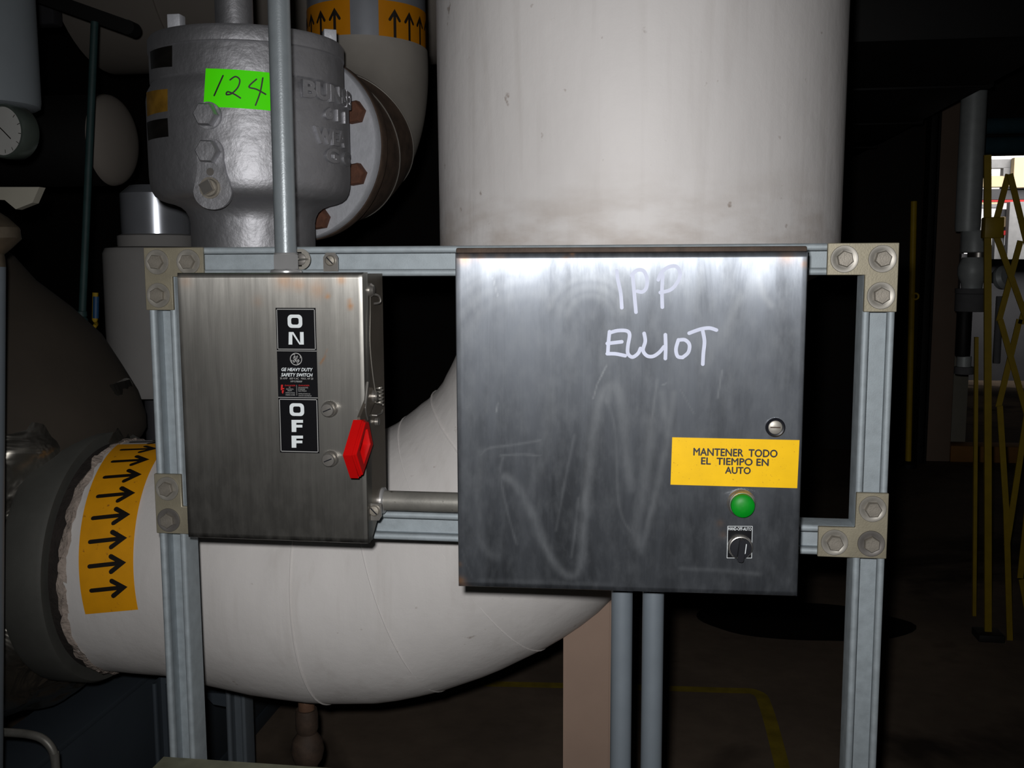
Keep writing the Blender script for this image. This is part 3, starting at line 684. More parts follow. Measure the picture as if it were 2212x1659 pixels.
def sheet_door(mb, x0, x1, z0, z1, y, dep, n, bev):           # front sheet of a pan shaped door, gridded, rolled edges
    xs = [x0, x0+bev*.3, x0+bev]+[x0+bev+(x1-x0-2*bev)*i/n for i in range(1, n)]+[x1-bev, x1-bev*.3, x1]
    zs = [z0, z0+bev*.3, z0+bev]+[z0+bev+(z1-z0-2*bev)*i/n for i in range(1, n)]+[z1-bev, z1-bev*.3, z1]
    def dy(a, lo, hi):
        t = min(a-lo, hi-a); return 0 if t >= bev-1e-9 else bev-math.sqrt(max(0, bev*bev-(bev-t)**2))
    idx = {}; vs = []
    for i, x in enumerate(xs):
        for j, z in enumerate(zs): idx[i, j] = len(vs); vs.append((x, y+min(bev, dy(x, x0, x1)+dy(z, z0, z1)), z))
    fs = [(idx[i, j], idx[i+1, j], idx[i+1, j+1], idx[i, j+1]) for i in range(len(xs)-1) for j in range(len(zs)-1)]
    V = mb.raw(vs, fs); ni, nj = len(xs), len(zs)
    loop = [(i, 0) for i in range(ni)]+[(ni-1, j) for j in range(1, nj)]+[(i, nj-1) for i in range(ni-2, -1, -1)]+[(0, j) for j in range(nj-2, 0, -1)]
    back = [mb.bm.verts.new((V[idx[k]].co.x, y+dep, V[idx[k]].co.z)) for k in loop]
    for a_ in range(len(loop)):
        b_ = (a_+1) % len(loop); mb.bm.faces.new((V[idx[loop[a_]]], back[a_], back[b_], V[idx[loop[b_]]]))
    mb.bm.faces.new(back)
def swear(p):
    r = 0
    for c, rr, k in RP:
        d2 = ((p.x-c.x)**2+(p.z-c.z)**2)/(rr*rr)
        if d2 < 6: r += k*math.exp(-d2)
    return (max(0, .25*noise.noise(p*9)), min(1, r), 0, 1)
mb = MB(); sheet_door(mb, X0, X1, Z0, Z1, YD, .022, 90, .004); mb.build('door', 'ss_sw', sw, uv=lambda p: (p.x, p.z), attr=swear)
def F(y): return lambda x, z, d=0: Vector((x, y-d, z))
def rect(mb, x0, x1, z0, z1, y, th): mb.box(x0, x1, y-th, y, z0, z1)
LBL = [('on', (597, 665), (683, 757.3)), ('mid', (597, 757.3), (684, 859.6)), ('off', (600, 859.6), (685, 978))]
lx0, lx1 = at(598.5, 760, YD).x, at(684.5, 760, YD).x; panels = {}
for nm, tl, br in LBL:
    zt, zb = at(640, tl[1], YD).z, at(640, br[1], YD).z
    mb = MB(); mb.box(lx0, lx1, YD-.0007, YD+.0005, zb, zt); panels[nm] = (mb.build('label_panel', 'black', sw, {'on': 'black ON label panel', 'mid': 'black rating label panel with round emblem', 'off': 'black OFF label panel'}[nm]), zb, zt)
YL = YD-.0010; fL = F(YL)
def frame_line(mb, x0, x1, z0, z1, wd):
    for a_, b_, c_, d_ in ((x0, x1, z0, z0+wd), (x0, x1, z1-wd, z1), (x0, x0+wd, z0, z1), (x1-wd, x1, z0, z1)): mb.flat([fL(a_, c_), fL(b_, c_), fL(b_, d_), fL(a_, d_)])
lw = lx1-lx0; lc = (lx0+lx1)/2
def letterO(mb, cx, cz, w2, h2, th):
    def rr(w_, h_, r, k=6):
        out = []
        for sx, sz, a0 in ((1, 1, 0), (-1, 1, PI/2), (-1, -1, PI), (1, -1, 1.5*PI)):
            for j in range(k+1): an = a0+PI/2*j/k; out.append((cx+sx*(w_-r)+r*math.cos(an), cz+sz*(h_-r)+r*math.sin(an)))
        return out
    o_, i_ = rr(w2, h2, h2*.62), rr(w2-th*1.15, h2-th, h2*.30); n = len(o_)
    for j in range(n): k = (j+1) % n; mb.flat([fL(*p) for p in (o_[j], o_[k], i_[k], i_[j])])
def pj(x, y): p = at(x, y, YD); return p.x, p.z
def polyl(mb, pts): mb.flat([fL(*pj(x, y)) for x, y in pts])
# from the enlarged view of the ON panel: 6.9125 enlarged pixels per photo pixel, origin (560, 640)
e = lambda x, y: (560+x/6.9125, 640+y/6.9125)
P_, zb, zt = panels['on']
mb = MB(); c_ = pj(*e(550, 372)); letterO(mb, c_[0]-.0012, c_[1], .0099, .0086, .0042)
for q in ([(445, 533), (498, 533), (498, 720), (442, 720)], [(612, 533), (666, 533), (670, 720), (616, 720)], [(498, 533), (514, 533), (616, 700), (616, 720), (604, 720), (498, 560)]): polyl(mb, [e(*p) for p in q])
mb.build('lettering', 'white', P_, recalc=False); mb = MB(); frame_line(mb, lx0+.0012, lx1-.0012, zb+.0014, zt-.0014, .0009); mb.build('border', 'white_dim', P_, recalc=False)
P_, zb, zt = panels['off']; e2 = lambda x, y: (360+x/4.148, 820+y/4.148)
mb = MB(); c_ = pj(*e2(1169, 268)); letterO(mb, c_[0], c_[1], .0099, .0084, .0042)
for dz in (0, 141):
    y0 = 360+dz
    for q in ([(1121, y0), (1164, y0), (1164, y0+108), (1123, y0+108)], [(1164, y0), (1224, y0), (1224, y0+26), (1164, y0+26)], [(1164, y0+44), (1218, y0+44), (1218, y0+68), (1164, y0+68)]): polyl(mb, [e2(*p) for p in q])
mb.build('lettering', 'white', P_, recalc=False); mb = MB(); frame_line(mb, lx0+.0012, lx1-.0012, zb+.0014, zt-.0014, .0009); mb.build('border', 'white_dim', P_, recalc=False)
P_, zb, zt = panels['mid']
for z_ in (zb+.0002, zt-.0008): mb = MB(); mb.flat([fL(lx0, z_), fL(lx1, z_), fL(lx1, z_+.0008), fL(lx0, z_+.0008)]); mb.build('border', 'white_dim', P_, recalc=False)
mb = MB(); cx, cz = pj(*e(553, 937)); R0 = .0077
ringp = [(cx+R0*math.cos(2*PI*k/40), cz+R0*math.sin(2*PI*k/40)) for k in range(41)]; mb.ribbon(ringp, .0010, fL, 6)
for k in range(4):
    a_ = PI/2*k+.25; mb.ribbon(smooth([(cx+R0*.94*math.cos(a_+.45), cz+R0*.94*math.sin(a_+.45)), (cx+R0*.90*math.cos(a_+.15), cz+R0*.90*math.sin(a_+.15)), (cx+R0*.72*math.cos(a_), cz+R0*.72*math.sin(a_))], 3), .0008, fL, 4)
def scr(pts): mb.ribbon(smooth([(cx+x*.001, cz+y*.001) for x, y in pts], 4), .0009, fL, 5)
scr([(-3.6, 1.4), (-2.4, 1.0), (-1.2, 2.0), (-1.0, 3.4), (-1.9, 3.9), (-2.7, 3.0), (-2.2, 1.6), (-.9, 1.2), (-.6, -.2), (-1.2, -2.6), (-2.6, -4.0), (-3.8, -3.4), (-3.6, -2.0), (-2.0, -.7), (-.2, .2)])
scr([(2.6, 3.6), (1.9, 4.0), (1.1, 3.2), (1.3, 2.0), (2.4, 1.7), (.9, 1.2), (.2, -.2), (.5, -2.6), (1.8, -4.0), (3.6, -3.5), (4.2, -1.8), (3.4, -.7), (2.4, -1.0), (2.2, -2.0), (2.9, -2.4)])
mb.build('emblem', 'white_dim', P_, 'round monogram emblem', recalc=False)
mb = MB(); E_ = lambda x, y: pj(560+x/13.825, 760+y/13.825)
def line(body, xc, yb, hpx, wpx, bold=0, shear=0):
    x_, z_ = E_(xc, yb); put_text(mb, text(body, hpx/13.825/1640*1.42, 0, shear, 'CENTER', wpx/13.825/1640), lambda a_, b_: fL(x_+a_, z_+b_), bold)
line('GE HEAVY DUTY', 1122, 575, 98, 960, .00014, .22); line('SAFETY SWITCH', 1126, 733, 98, 965, .00014, .22); mb.build('lettering', 'white', P_, recalc=False)
mb = MB(); line('30 AMP   600 V.AC   MAX. HP 20', 1122, 822, 58, 1020); line('HPY578000F', 1118, 908, 52, 360)
line('OF', 918, 1070, 34, 50); line('ELECTRICAL', 925, 1125, 34, 230); line('INJURY', 925, 1172, 34, 140); line('INSTRUCTIONS', 935, 1240, 36, 285); line('INSIDE COVER', 938, 1300, 36, 290)
line('DE BLESSURES', 1322, 1082, 34, 300); line("D'ORIGINE", 1275, 1132, 34, 210); line('ELECTRIQUE', 1300, 1182, 34, 250); line('INSTRUCTIONS AU', 1358, 1268, 34, 360); line('DOS DU COUVERCLE', 1378, 1325, 34, 395)
x_, z_ = E_(1128, 1300); x2, z2 = E_(1128, 985); mb.flat([fL(x_, z_), fL(x_+.0004, z_), fL(x_+.0004, z2), fL(x_, z2)]); mb.build('fine_print', 'white_dim', P_, recalc=False)
mb = MB(); line('DANGER', 930, 1022, 40, 330); line('DANGER', 1345, 1022, 40, 330)
mb.flat([fL(*E_(*p)) for p in ((660, 980), (720, 980), (705, 1078), (650, 1140))]); mb.flat([fL(*E_(*p)) for p in ((650, 1140), (705, 1078), (760, 1078), (735, 1140))]); mb.flat([fL(*E_(*p)) for p in ((700, 1120), (745, 1110), (735, 1200), (712, 1255), (680, 1205))])
mb.build('danger_mark', 'redprint', P_, 'red danger words and lightning bolt', recalc=False)
# door screws
for (px, py) in ((707, 886), (709, 994)):
    p = at(px, py, YD-.012); p = Vector((p.x, YD, p.z))
    mb = MB(); mb.lathe([(.0108, -.001), (.0105, .005), (.0095, .0065), (.0088, .0062), (.0088, .012), (.0078, .0132), (.001, .0134)], p, (0, -1, 0), 32); k = mb.build('cover_screw', 'steel_hw', sw)
    mb = MB(); mb.box(p.x-.006, p.x+.006, p.y-.0137, p.y-.0129, p.z-.0007, p.z+.0007); a_ = mb.build('slot', 'blackplastic', k); a_.rotation_euler = (0, -.4, 0)
# top mounting lug and lower right lug
def lug(px, py, Y, wd, ht, zdir):
    p = at(px, py, Y); poly = [(-wd, -ht), (wd, -ht), (wd, ht*.5), (wd*.6, ht), (-wd*.6, ht), (-wd, ht*.5)]
    if zdir < 0: poly = [(x, -y) for x, y in poly][::-1]
    mb = MB(); mb.prism(poly, (p.x, Y, p.z), (1, 0, 0), (0, 0, 1), (0, .0025, 0)); l_ = mb.build('mounting_lug', 'steel_hw', sw)
    mb = MB(); mb.lathe([(.0075, 0), (.0075, .0016), (.006, .0036), (.001, .0045)], (p.x, Y, p.z+.002), (0, -1, 0), 20); s_ = mb.build('screw', 'bolt', l_)
    mb = MB(); mb.box(p.x-.006, p.x+.006, Y-.0048, Y-.0036, p.z+.0012, p.z+.0028); q = mb.build('slot', 'blackplastic', l_); q.rotation_euler = (0, .8, 0)
lug(714, 566, -.0075, .0105, .013, 1); lug(809, 1106, -.098, .0095, .0115, -1)
# hub nut on top
cx = .2265; mb = MB(); hexhead(mb, (cx, -.045, Z1+.0045), (0, 0, 1), .0185, .0195, .1, .05); mb.lathe([(.0155, .0195), (.0165, .021), (.0155, .022)], (cx, -.045, Z1+.0045), n=32); mb.build('conduit_hub', 'chrome', sw, 'bright chrome conduit hub')
mb = MB(); mb.lathe([(.0215, 0), (.0215, .003), (.0195, .005), (.016, .0055)], (cx, -.045, Z1-.001), n=36); mb.build('hub_flange', 'chrome', sw)
# right side hardware: pivot, handle, spring clip, wire
XS = X1-.0025
mb = MB(); poly = [(-.160, 1.310), (-.145, 1.3085), (-.125, 1.273), (-.178, 1.2395), (-.206, 1.2735)]
def inset(poly, k):
    cx_ = sum(p[0] for p in poly)/len(poly); cz_ = sum(p[1] for p in poly)/len(poly); return [(cx_+(a_-cx_)*k, cz_+(b_-cz_)*k) for a_, b_ in poly]
HX0, HX1 = .3515, .3675
lay = [(poly, HX0), (inset(poly, 1.0), HX0+.002), (poly, HX1-.0052), (inset(poly, .95), HX1-.0045), (inset(poly, .95), HX1-.003), (inset(poly, .91), HX1-.0022), (inset(poly, .89), HX1), (inset(poly, .60), HX1), (inset(poly, .58), HX1-.002), (inset(poly, .58), HX0)]
mb.rings([[Vector((x, y, z)) for y, z in pl_] for pl_, x in lay], False, False, True)
mb.build('handle_grip', 'red', sw, 'red vinyl handle grip')
mb = MB(); mb.prism([(-.150, 1.300), (-.125, 1.300), (-.085, 1.322), (-.082, 1.338), (-.096, 1.343), (-.152, 1.312)], (XS+.003, 0, 0), (0, 1, 0), (0, 0, 1), (.004, 0, 0)); mb.build('handle_lever', 'ss_body', sw)
mb = MB(); mb.cyl((XS-.001, -.090, 1.331), (XS+.010, -.090, 1.331), .0085, n=24); mb.cyl((XS+.010, -.090, 1.331), (XS+.013, -.090, 1.331), .006, n=20); mb.build('pivot_boss', 'steel_hw', sw)
mb = MB(); mb.sweep(smooth([(XS+.006, -.112, 1.352), (XS+.006, -.121, 1.332), (XS+.006, -.127, 1.318), (XS+.006, -.118, 1.304)], 4), .0022, 10); mb.build('latch_hook', 'steel_hw', sw)
for z_ in (1.318, 1.327, 1.336): 
    pass
mb = MB(); pts = []
for k in range(60): a_ = 2*PI*k/12; pts.append((XS+.012+.0045*math.cos(a_), -.078+.0045*math.sin(a_), 1.318+.0004*k))
mb.sweep(pts, .0011, 6); mb.build('coil_spring', 'spring', sw)
p0 = Vector((XS+.008, -.092, 1.466)); mb = MB(); mb.sweep(smooth([(XS+.004, -.085, 1.461), (XS+.006, -.093, 1.44), (XS+.006, -.097, 1.40), (XS+.008, -.094, 1.36), (XS+.011, -.088, 1.325)], 8), .0008, 6); mb.build('pull_wire', 'spring', sw)
mb = MB(); mb.lathe([(.009, 0), (.009, .005), (.006, .009), (.001, .010)], (XS, -.083, 1.470), (1, 0, 0), 24); mb.build('wire_stud', 'steel_hw', sw)
mb = MB(); mb.sweep(smooth([(XS+.005, -.083, 1.465), (XS+.012, -.072, 1.462), (XS+.013, -.070, 1.454), (XS+.006, -.076, 1.452)], 5), .0014, 8); mb.build('wire_hook', 'steel_hw', sw)
mb = MB(); mb.sweep([(XS, -.074, 1.303), (XS+.006, -.074, 1.303), (XS+.0065, -.050, 1.303), (XS+.0065, -.046, 1.306)], .0012, 8); mb.build('padlock_wire', 'steel_hw', sw)
mb = MB(); mb.lathe([(.0055, 0), (.0055, .005), (.001, .0055)], (XS, -.058, 1.292), (1, 0, 0), 18); mb.build('side_rivet', 'steel_hw', sw)
# conduit up from the switch, with strap
cu = thing('riser_conduit', 'grey conduit rising from the switch box in front of the silver valve', 'conduit', (cx, -.045, Z1+.025))
mb = MB(); mb.cyl((cx, -.045, Z1+.020), (cx+.004, -.045, 3.4), .01465, n=40); mb.build('tube', 'conduit', cu)
p = at(652, 560, -.004); mb = MB(); hole = [(math.cos(2*PI*k/28)*.0145, math.sin(2*PI*k/28)*.0145) for k in range(28)]
mb.prism(hole, (p.x-.002, -.0045, p.z), (1, 0, 0), (0, 0, 1), (0, .0025, 0)); mb.box(cx-.02, p.x, -.0045, -.002, p.z-.010, p.z+.010); k_ = mb.build('strap_tab', 'washer', cu)
mb = MB(); mb.lathe([(.0085, 0), (.0085, .002), (.0065, .003)], (p.x-.002, -.0045, p.z), (0, -1, 0), 24); mb.build('strap_screw', 'washer_dark', k_)
mb = MB(); mb.sweep([(cx+.0155*math.cos(a_)+.0015, -.045+.0155*math.sin(a_), p.z) for a_ in [PI*.0, PI*.25, PI*.5, PI*.75, PI]], .0008, 6); mb.sweep([(cx+.017, -.045, p.z), (cx+.017, -.0045, p.z)], .0012, 6); mb.build('strap_loop', 'washer', cu)

# ================================================================ CONTROL CABINET
cab = thing('control_cabinet', 'stainless control cabinet with IPP ELLIOT marker writing and yellow sign on right', 'cabinet', (.6925, -.1, 1.113))
ANG = math.radians(2.0); CP = Vector((.6925, -.19, 0)); ct, sn = math.cos(ANG), math.sin(ANG)
CM = Matrix.Translation(CP) @ Matrix.Rotation(ANG, 4, 'Z')
NV = Vector((sn, -ct, 0))                         # door normal, towards the viewer
def cl(px, py, out_=0):                           # photo point on the door front -> local (u, z)
    p = onto(px, py, CP+NV*out_, NV)-CP; return p.x*ct+p.y*sn, p.z
Zc0, Zc1, HWd = 1.1115, 1.5165, .2025
mb = MB(); mb.box(-HWd+.004, HWd-.004,   .022, .178, Zc0-.003, Zc1-.001, .004); mb.build('cabinet_body', 'ss_body', cab, xf=CM)
mb = MB(); mb.box(-HWd+.0005, HWd-.0005, .006, .022, Zc1-.002, Zc1+.0055, .002); mb.build('rain_lip', 'rustrim', cab, xf=CM)
STK = [([(430, 700), (500, 740), (570, 840), (640, 1000), (720, 1200), (800, 1330), (880, 1400), (950, 1390), (985, 1250), (1000, 1000), (1040, 600), (1080, 300), (1130, 110), (1195, 45), (1260, 90), (1280, 250), (1300, 500), (1335, 780)], 26, .55, 0),
       ([(1170, 150), (1190, 60), (1230, 80), (1265, 160)], 26, .6, 0), ([(260, 520), (240, 700), (240, 1000), (280, 1200), (380, 1270)], 30, .3, 0), ([(260, 540), (320, 490), (480, 470), (690, 435)], 7, .45, 0), ([(400, 545), (560, 535), (690, 548)], 6, .5, 0), ([(420, 560), (400, 650), (430, 850), (490, 1090), (520, 1180)], 7, .35, 0),
       ([(1390, 1190), (1380, 1050), (1420, 850), (1460, 560), (1480, 300)], 30, .5, 0), ([(930, 400), (860, 750), (800, 1080)], 8, .35, 0), ([(960, 850), (935, 1100), (910, 1270)], 9, .4, 0), ([(1180, 180), (1230, 400), (1240, 800), (1280, 1000), (1360, 1120)], 8, .35, 0), ([(250, 1440), (700, 1450), (1200, 1470)], 14, .22, 0),
       ([(600, 840), (720, 500), (760, 200), (740, 20)], 40, .22, 0), ([(100, 1150), (150, 1300), (200, 1420)], 5, .2, 0), ([(200, 0), (170, 400), (150, 900)], 40, .2, 0)]
ARC = []
for cx_, cy_, r_, a0, a1, wd, k_ in ((1150, 800, 195, 150, 275, 10, .35), (1150, 800, 165, 150, 280, 12, .35), (1150, 800, 225, 155, 265, 9, .3), (1275, 690, 70, 190, 350, 10, .45), (1275, 690, 52, 190, 350, 8, .4), (1275, 690, 90, 200, 330, 9, .35), (1080, 690, 110, 160, 300, 12, .28), (1500, 620, 160, 180, 240, 20, .18), (1600, 700, 200, 250, 330, 16, .2)):
    ARC.append(([(cx_+r_*math.cos(math.radians(d)), cy_+r_*math.sin(math.radians(d))) for d in range(a0, a1+1, 6)], wd, k_))
SEG = []
def addstroke(pix, wpx, k_):
    q = [cl(*p) for p in pix]; s_ = wpx/1860
    for a_, b_ in zip(q, q[1:]): SEG.append((a_, b_, s_, k_))
for pts, wd, k_, _ in STK: addstroke([(960+p.x/3.318, 820+p.y/3.318) for p in smooth(pts, 3)], wd/3.318*1.35, k_*.72)
for pts, wd, k_ in ARC: addstroke(pts, wd, k_*.5)
for pts, wd, k_ in (([(1640, 600), (1650, 640), (1665, 660)], 7, .4), ([(1560, 800), (1550, 860)], 2, .5), ([(1420, 820), (1405, 930), (1400, 980)], 3, .35), ([(1455, 850), (1440, 960), (1400, 1130), (1385, 1190)], 8, .35), ([(1600, 640), (1560, 720), (1520, 800)], 10, .2), ([(1430, 850), (1445, 940)], 10, .3), ([(1470, 1228), (1560, 1232), (1640, 1240)], 5, .25), ([(1310, 790), (1290, 830), (1282, 860)], 1.6, .6), ([(1500, 895), (1470, 842)], 1.5, .3), ([(1075, 640), (1065, 600)], 1.5, .5), ([(1075, 870), (1072, 890)], 1.5, .7), ([(1430, 832), (1440, 828)], 1.5, .7)): addstroke(pts, wd, k_)
# spatial bins so that the wear is quick to look up
BIN = {}
for sg in SEG:
    (x0, z0), (x1, z1), s_, k_ = sg; r_ = s_*2.2
    for i in range(int((min(x0, x1)-r_)//.01), int((max(x0, x1)+r_)//.01)+1):
        for j in range(int((min(z0, z1)-r_)//.01), int((max(z0, z1)+r_)//.01)+1): BIN.setdefault((i, j), []).append(sg)
CR = [(cl(x, y), r/1860, k_) for (x, y), r, k_ in (((1002, 556), 14, .55), ((1040, 552), 12, .35), ((1080, 553), 14, .25), ((1238, 550), 4, 1), ((1233, 549), 3, .8), ((1222, 555), 8, .3), ((1740, 570), 7, .7), ((1700, 551), 16, .35), ((994, 1255), 11, .8), ((1003, 1275), 14, .6), ((992, 1220), 6, .6), ((1562, 1155), 8, .25), ((1556, 1130), 8, .25))]
def cwear(p):
    q = CM.inverted() @ p; best = 0
    for (x0, z0), (x1, z1), s_, k_ in BIN.get((int(q.x//.01), int(q.z//.01)), ()):
        dx, dz = x1-x0, z1-z0; l2 = dx*dx+dz*dz or 1e-9; t_ = max(0, min(1, ((q.x-x0)*dx+(q.z-z0)*dz)/l2))
        d2 = (q.x-x0-dx*t_)**2+(q.z-z0-dz*t_)**2; v_ = k_*math.exp(-d2/(s_*s_)); best = max(best, v_)
    r_ = sum(k_*math.exp(-((q.x-c[0])**2+(q.z-c[1])**2)/(rr*rr)) for c, rr, k_ in CR)
    return (min(1, best), min(1, r_), 0, 1)
mb = MB(); sheet_door(mb, -HWd, HWd, Zc0, Zc1, 0, .020, 210, .0055)
mb.build('cabinet_door', 'ss_cab', cab, uv=lambda p: ((CM.inverted() @ p).x, p.z), attr=cwear, xf=CM)
def cw(u, z, d=0): return CM @ Vector((u, -d, z))
# marker writing
fM = lambda u, z: cw(u, z, .0004); mb = MB(); c4 = lambda x, y: cl(1260+x/4.148, 520+y/4.148)
for pts in ([(300, 270), (310, 350), (335, 470), (345, 600)], [(442, 300), (455, 450), (472, 640)], [(432, 310), (480, 265), (540, 270), (570, 340), (565, 420), (530, 458), (484, 452)], [(712, 310), (705, 450), (708, 595)], [(672, 350), (700, 285), (765, 235), (835, 232), (868, 300), (838, 380), (780, 440), (690, 464)],
            [(235, 815), (225, 920), (220, 1010)], [(235, 825), (310, 805), (390, 808), (415, 845), (400, 940), (400, 1010), (440, 1042), (490, 1010), (512, 965)], [(215, 920), (345, 905)], [(215, 1012), (290, 1013), (375, 1030)],
            [(545, 830), (555, 900), (535, 980), (570, 1030), (625, 1035), (680, 1000), (722, 950)], [(735, 842), (738, 950), (735, 1055)], [(852, 888), (830, 970), (845, 1035), (890, 1045)], [(888, 1045), (940, 1000), (950, 930), (910, 888), (852, 890)], [(948, 828), (1050, 792), (1130, 782), (1192, 800)], [(1070, 810), (1085, 900), (1075, 1010), (1070, 1105)]):
    mb.ribbon(smooth([c4(*p) for p in pts], 5), .0042, fM, 10)
mb.build('marker_writing', 'marker', cab, 'white marker words IPP ELLIOT', recalc=False)
# lock
c5 = lambda x, y: cl(1400+x/3.771, 860+y/3.771)
u, z = c5(1034, 236); p = cw(u, z); mb = MB(); mb.lathe([(.0112, -.001), (.0112, .003), (.0098, .0042), (.0082, .0036), (.0078, .001)], p, NV, 36); lk = mb.build('lock', 'blackplastic', cab, 'black ringed quarter turn lock')
mb = MB(); mb.lathe([(.0079, .0005), (.0079, .0022), (.007, .0028), (.001, .0028)], p, NV, 32); mb.build('lock_core', 'washer', lk)
mb = MB(); mb.box(u-.0058, u+.0058, -.0033, -.0025, z-.0007, z+.0007); mb.build('lock_slot', 'rustrim', lk, xf=CM)
# yellow sign
q = [c5(*c) for c in ((196, 318), (1232, 341), (1213, 732), (182, 703))]
mb = MB(); a_ = [cw(x, y_, .0002) for x, y_ in q]; b_ = [cw(x, y_, .0012) for x, y_ in q]; mb.rings([a_, b_]); sg = mb.build('sign', 'yellow', cab, 'yellow engraved sign')
tl, tr, br, bl = [Vector(v_) for v_ in q]
ux = (tr-tl).normalized(); uy = Vector((-ux.y, ux.x))
mb = MB()
for body, xc, yb, wpx, hpx in (('MANTENER  TODO', 707, 472, 672, 62), ('EL  TIEMPO EN', 704, 543, 540, 58), ('AUTO', 731, 613, 202, 56)):
    c_ = Vector(c5(xc, yb)); put_text(mb, text(body, hpx/3.771/1860*1.42, 0, 0, 'CENTER', wpx/3.771/1860), lambda a_, b_: cw(*(c_+ux*a_+uy*b_), .0014), .00036)
mb.build('lettering', 'ink', sg, 'black words MANTENER TODO EL TIEMPO EN AUTO', recalc=False)
# green pilot light
u, z = c5(757, 858); p = cw(u, z+.001); mb = MB(); mb.lathe([(.0165, -.001), (.0165, .0035), (.0150, .0055), (.0150, .010), (.0142, .0115), (.010, .0118)], p, NV, 40); pk = mb.build('pilot_light', 'steel_hw', cab, 'green pilot light in a metal bezel')
mb = MB(); mb.lathe([(.0138, .008), (.0138, .016), (.0132, .0185), (.0105, .0205), (.005, .0215), (.0005, .0218)], p, NV, 40); mb.build('lens', 'green', pk, 'green lens')
# selector switch
q = [c5(*c) for c in ((645, 1037), (851, 1038), (845, 1304), (638, 1303))]; mb = MB(); mb.rings([[cw(x, y_, .0001) for x, y_ in q], [cw(x, y_, .0011) for x, y_ in q]]); lp = mb.build('selector_plate', 'black', cab, 'black legend plate reading HAND-OFF-AUTO')
mb = MB(); ctr = Vector((sum(v_[0] for v_ in q)/4, sum(v_[1] for v_ in q)/4))
for k in range(4): a_, b_ = Vector(q[k]), Vector(q[(k+1) % 4]); mb.ribbon([a_+(ctr-a_)*.03, b_+(ctr-b_)*.03], .0006, lambda x, y_: cw(x, y_, .0013), 4)
c_ = Vector(c5(745, 1075)); put_text(mb, text('HAND-OFF-AUTO', .0056, 0, 0, 'CENTER', 186/3.771/1860), lambda a_, b_: cw(c_.x+a_, c_.y+b_, .0014), .00004); mb.build('legend', 'white', lp, recalc=False)
u, z = c5(747, 1207); p = cw(u, z+.0005); mb = MB(); mb.lathe([(.0145, .0008), (.0145, .006), (.0132, .0085), (.012, .009)], p, NV, 40); sl = mb.build('selector_bezel', 'steel_hw', cab, 'selector switch bezel')
mb = MB(); mb.lathe([(.0124, .006), (.0124, .0105), (.0118, .0115), (.001, .0118)], p, NV, 36); mb.build('selector_face', 'blackplastic', sl)
mb = MB(); poly = [(-.0036, -.0125), (-.0026, -.0142), (.0026, -.0142), (.0036, -.0125), (.0034, .010), (.0018, .0128), (-.0018, .0128), (-.0034, .010)]
R2 = Matrix.Rotation(math.radians(-6), 2); mb.prism([tuple(R2 @ Vector(q_)) for q_ in poly], p+NV*.010, Vector((ct, sn, 0)), (0, 0, 1), NV*.011); bmesh.ops.recalc_face_normals(mb.bm, faces=mb.bm.faces[:]); bmesh.ops.bevel(mb.bm, geom=mb.bm.edges[:], offset=.0008, segments=2, affect='EDGES')
mb.build('selector_lever', 'blackplastic', sl)
mb = MB(); mb.ribbon([(u+.0042, z-.0045), (u+.0052, z+.0055)], .0022, lambda x, y_: cw(x, y_, .0125), 8); mb.build('pointer_mark', 'white', sl, recalc=False)
# conduits below the cabinet and between the boxes
for k, (x0, x1) in enumerate(((1320, 1365), (1388, 1431))):
    a_, b_ = at(x0, 1420, -.09), at(x1, 1420, -.09); c_ = (a_.x+b_.x)/2
    t = thing('drop_conduit', ('left grey conduit dropping from the cabinet beside the tan column', 'right grey conduit dropping from the cabinet towards the floor')[k], 'conduit', (c_, -.09, 0), 'conduits below the cabinet')
    mb = MB(); mb.cyl((c_, -.09, 0), (c_, -.09, Zc0-.012), .0139, n=36); mb.build('tube', 'conduit_dull', t)
    mb = MB(); mb.cyl((c_, -.09, Zc0-.014), (c_, -.09, Zc0-.004), .0165, n=28); mb.build('connector', 'conduit_dull', t)
zc = at(900, 1083, -.03).z; t = thing('link_conduit', 'short horizontal grey conduit between switch box and cabinet above lower rail', 'conduit', (.42, -.03, zc))
mb = MB(); mb.cyl((X1-.002, -.03, zc), (.50, -.03, zc), .0139, n=36); mb.build('tube', 'conduit_worn', t)
mb = MB(); mb.lathe([(.0185, 0), (.0185, .003), (.0165, .0045)], (X1-.003, -.03, zc), (1, 0, 0), 32); mb.build('locknut', 'chrome', t)

# ================================================================ LEFT BACKGROUND
# pale insulated riser with steel collar
lx = -.503; t = thing('pale_riser', 'pale insulated vertical pipe with shiny steel collar behind the left strut post', 'pipe', (lx, 1.0, 1.18))
mb = MB(); mb.lathe([(.10, 1.180), (.124, 1.186), (.128, 1.20), (.126, 1.535), (.120, 1.548), (.09, 1.552)], (lx, 1.0, 0), n=48); mb.build('insulation', 'paleinsul', t)
mb = MB(); mb.lathe([(.08, 1.548), (.092, 1.549), (.094, 1.556), (.094, 1.578), (.085, 1.582)], (lx+.004, 1.0, 0), n=48); mb.build('collar_ring', 'paleinsul', t)
mb = MB(); mb.lathe([(.083, 1.58), (.0835, 1.60), (.0835, 1.68), (.06, 1.70)], (lx+.004, 1.0, 0), n=64); mb.build('steel_sleeve', 'jacketsteel', t, 'shiny steel sleeve')
mb = MB(); mb.lathe([(.045, .0), (.045, 1.185)], (lx, 1.0, 0), n=32); mb.build('core_pipe', 'dark', t)
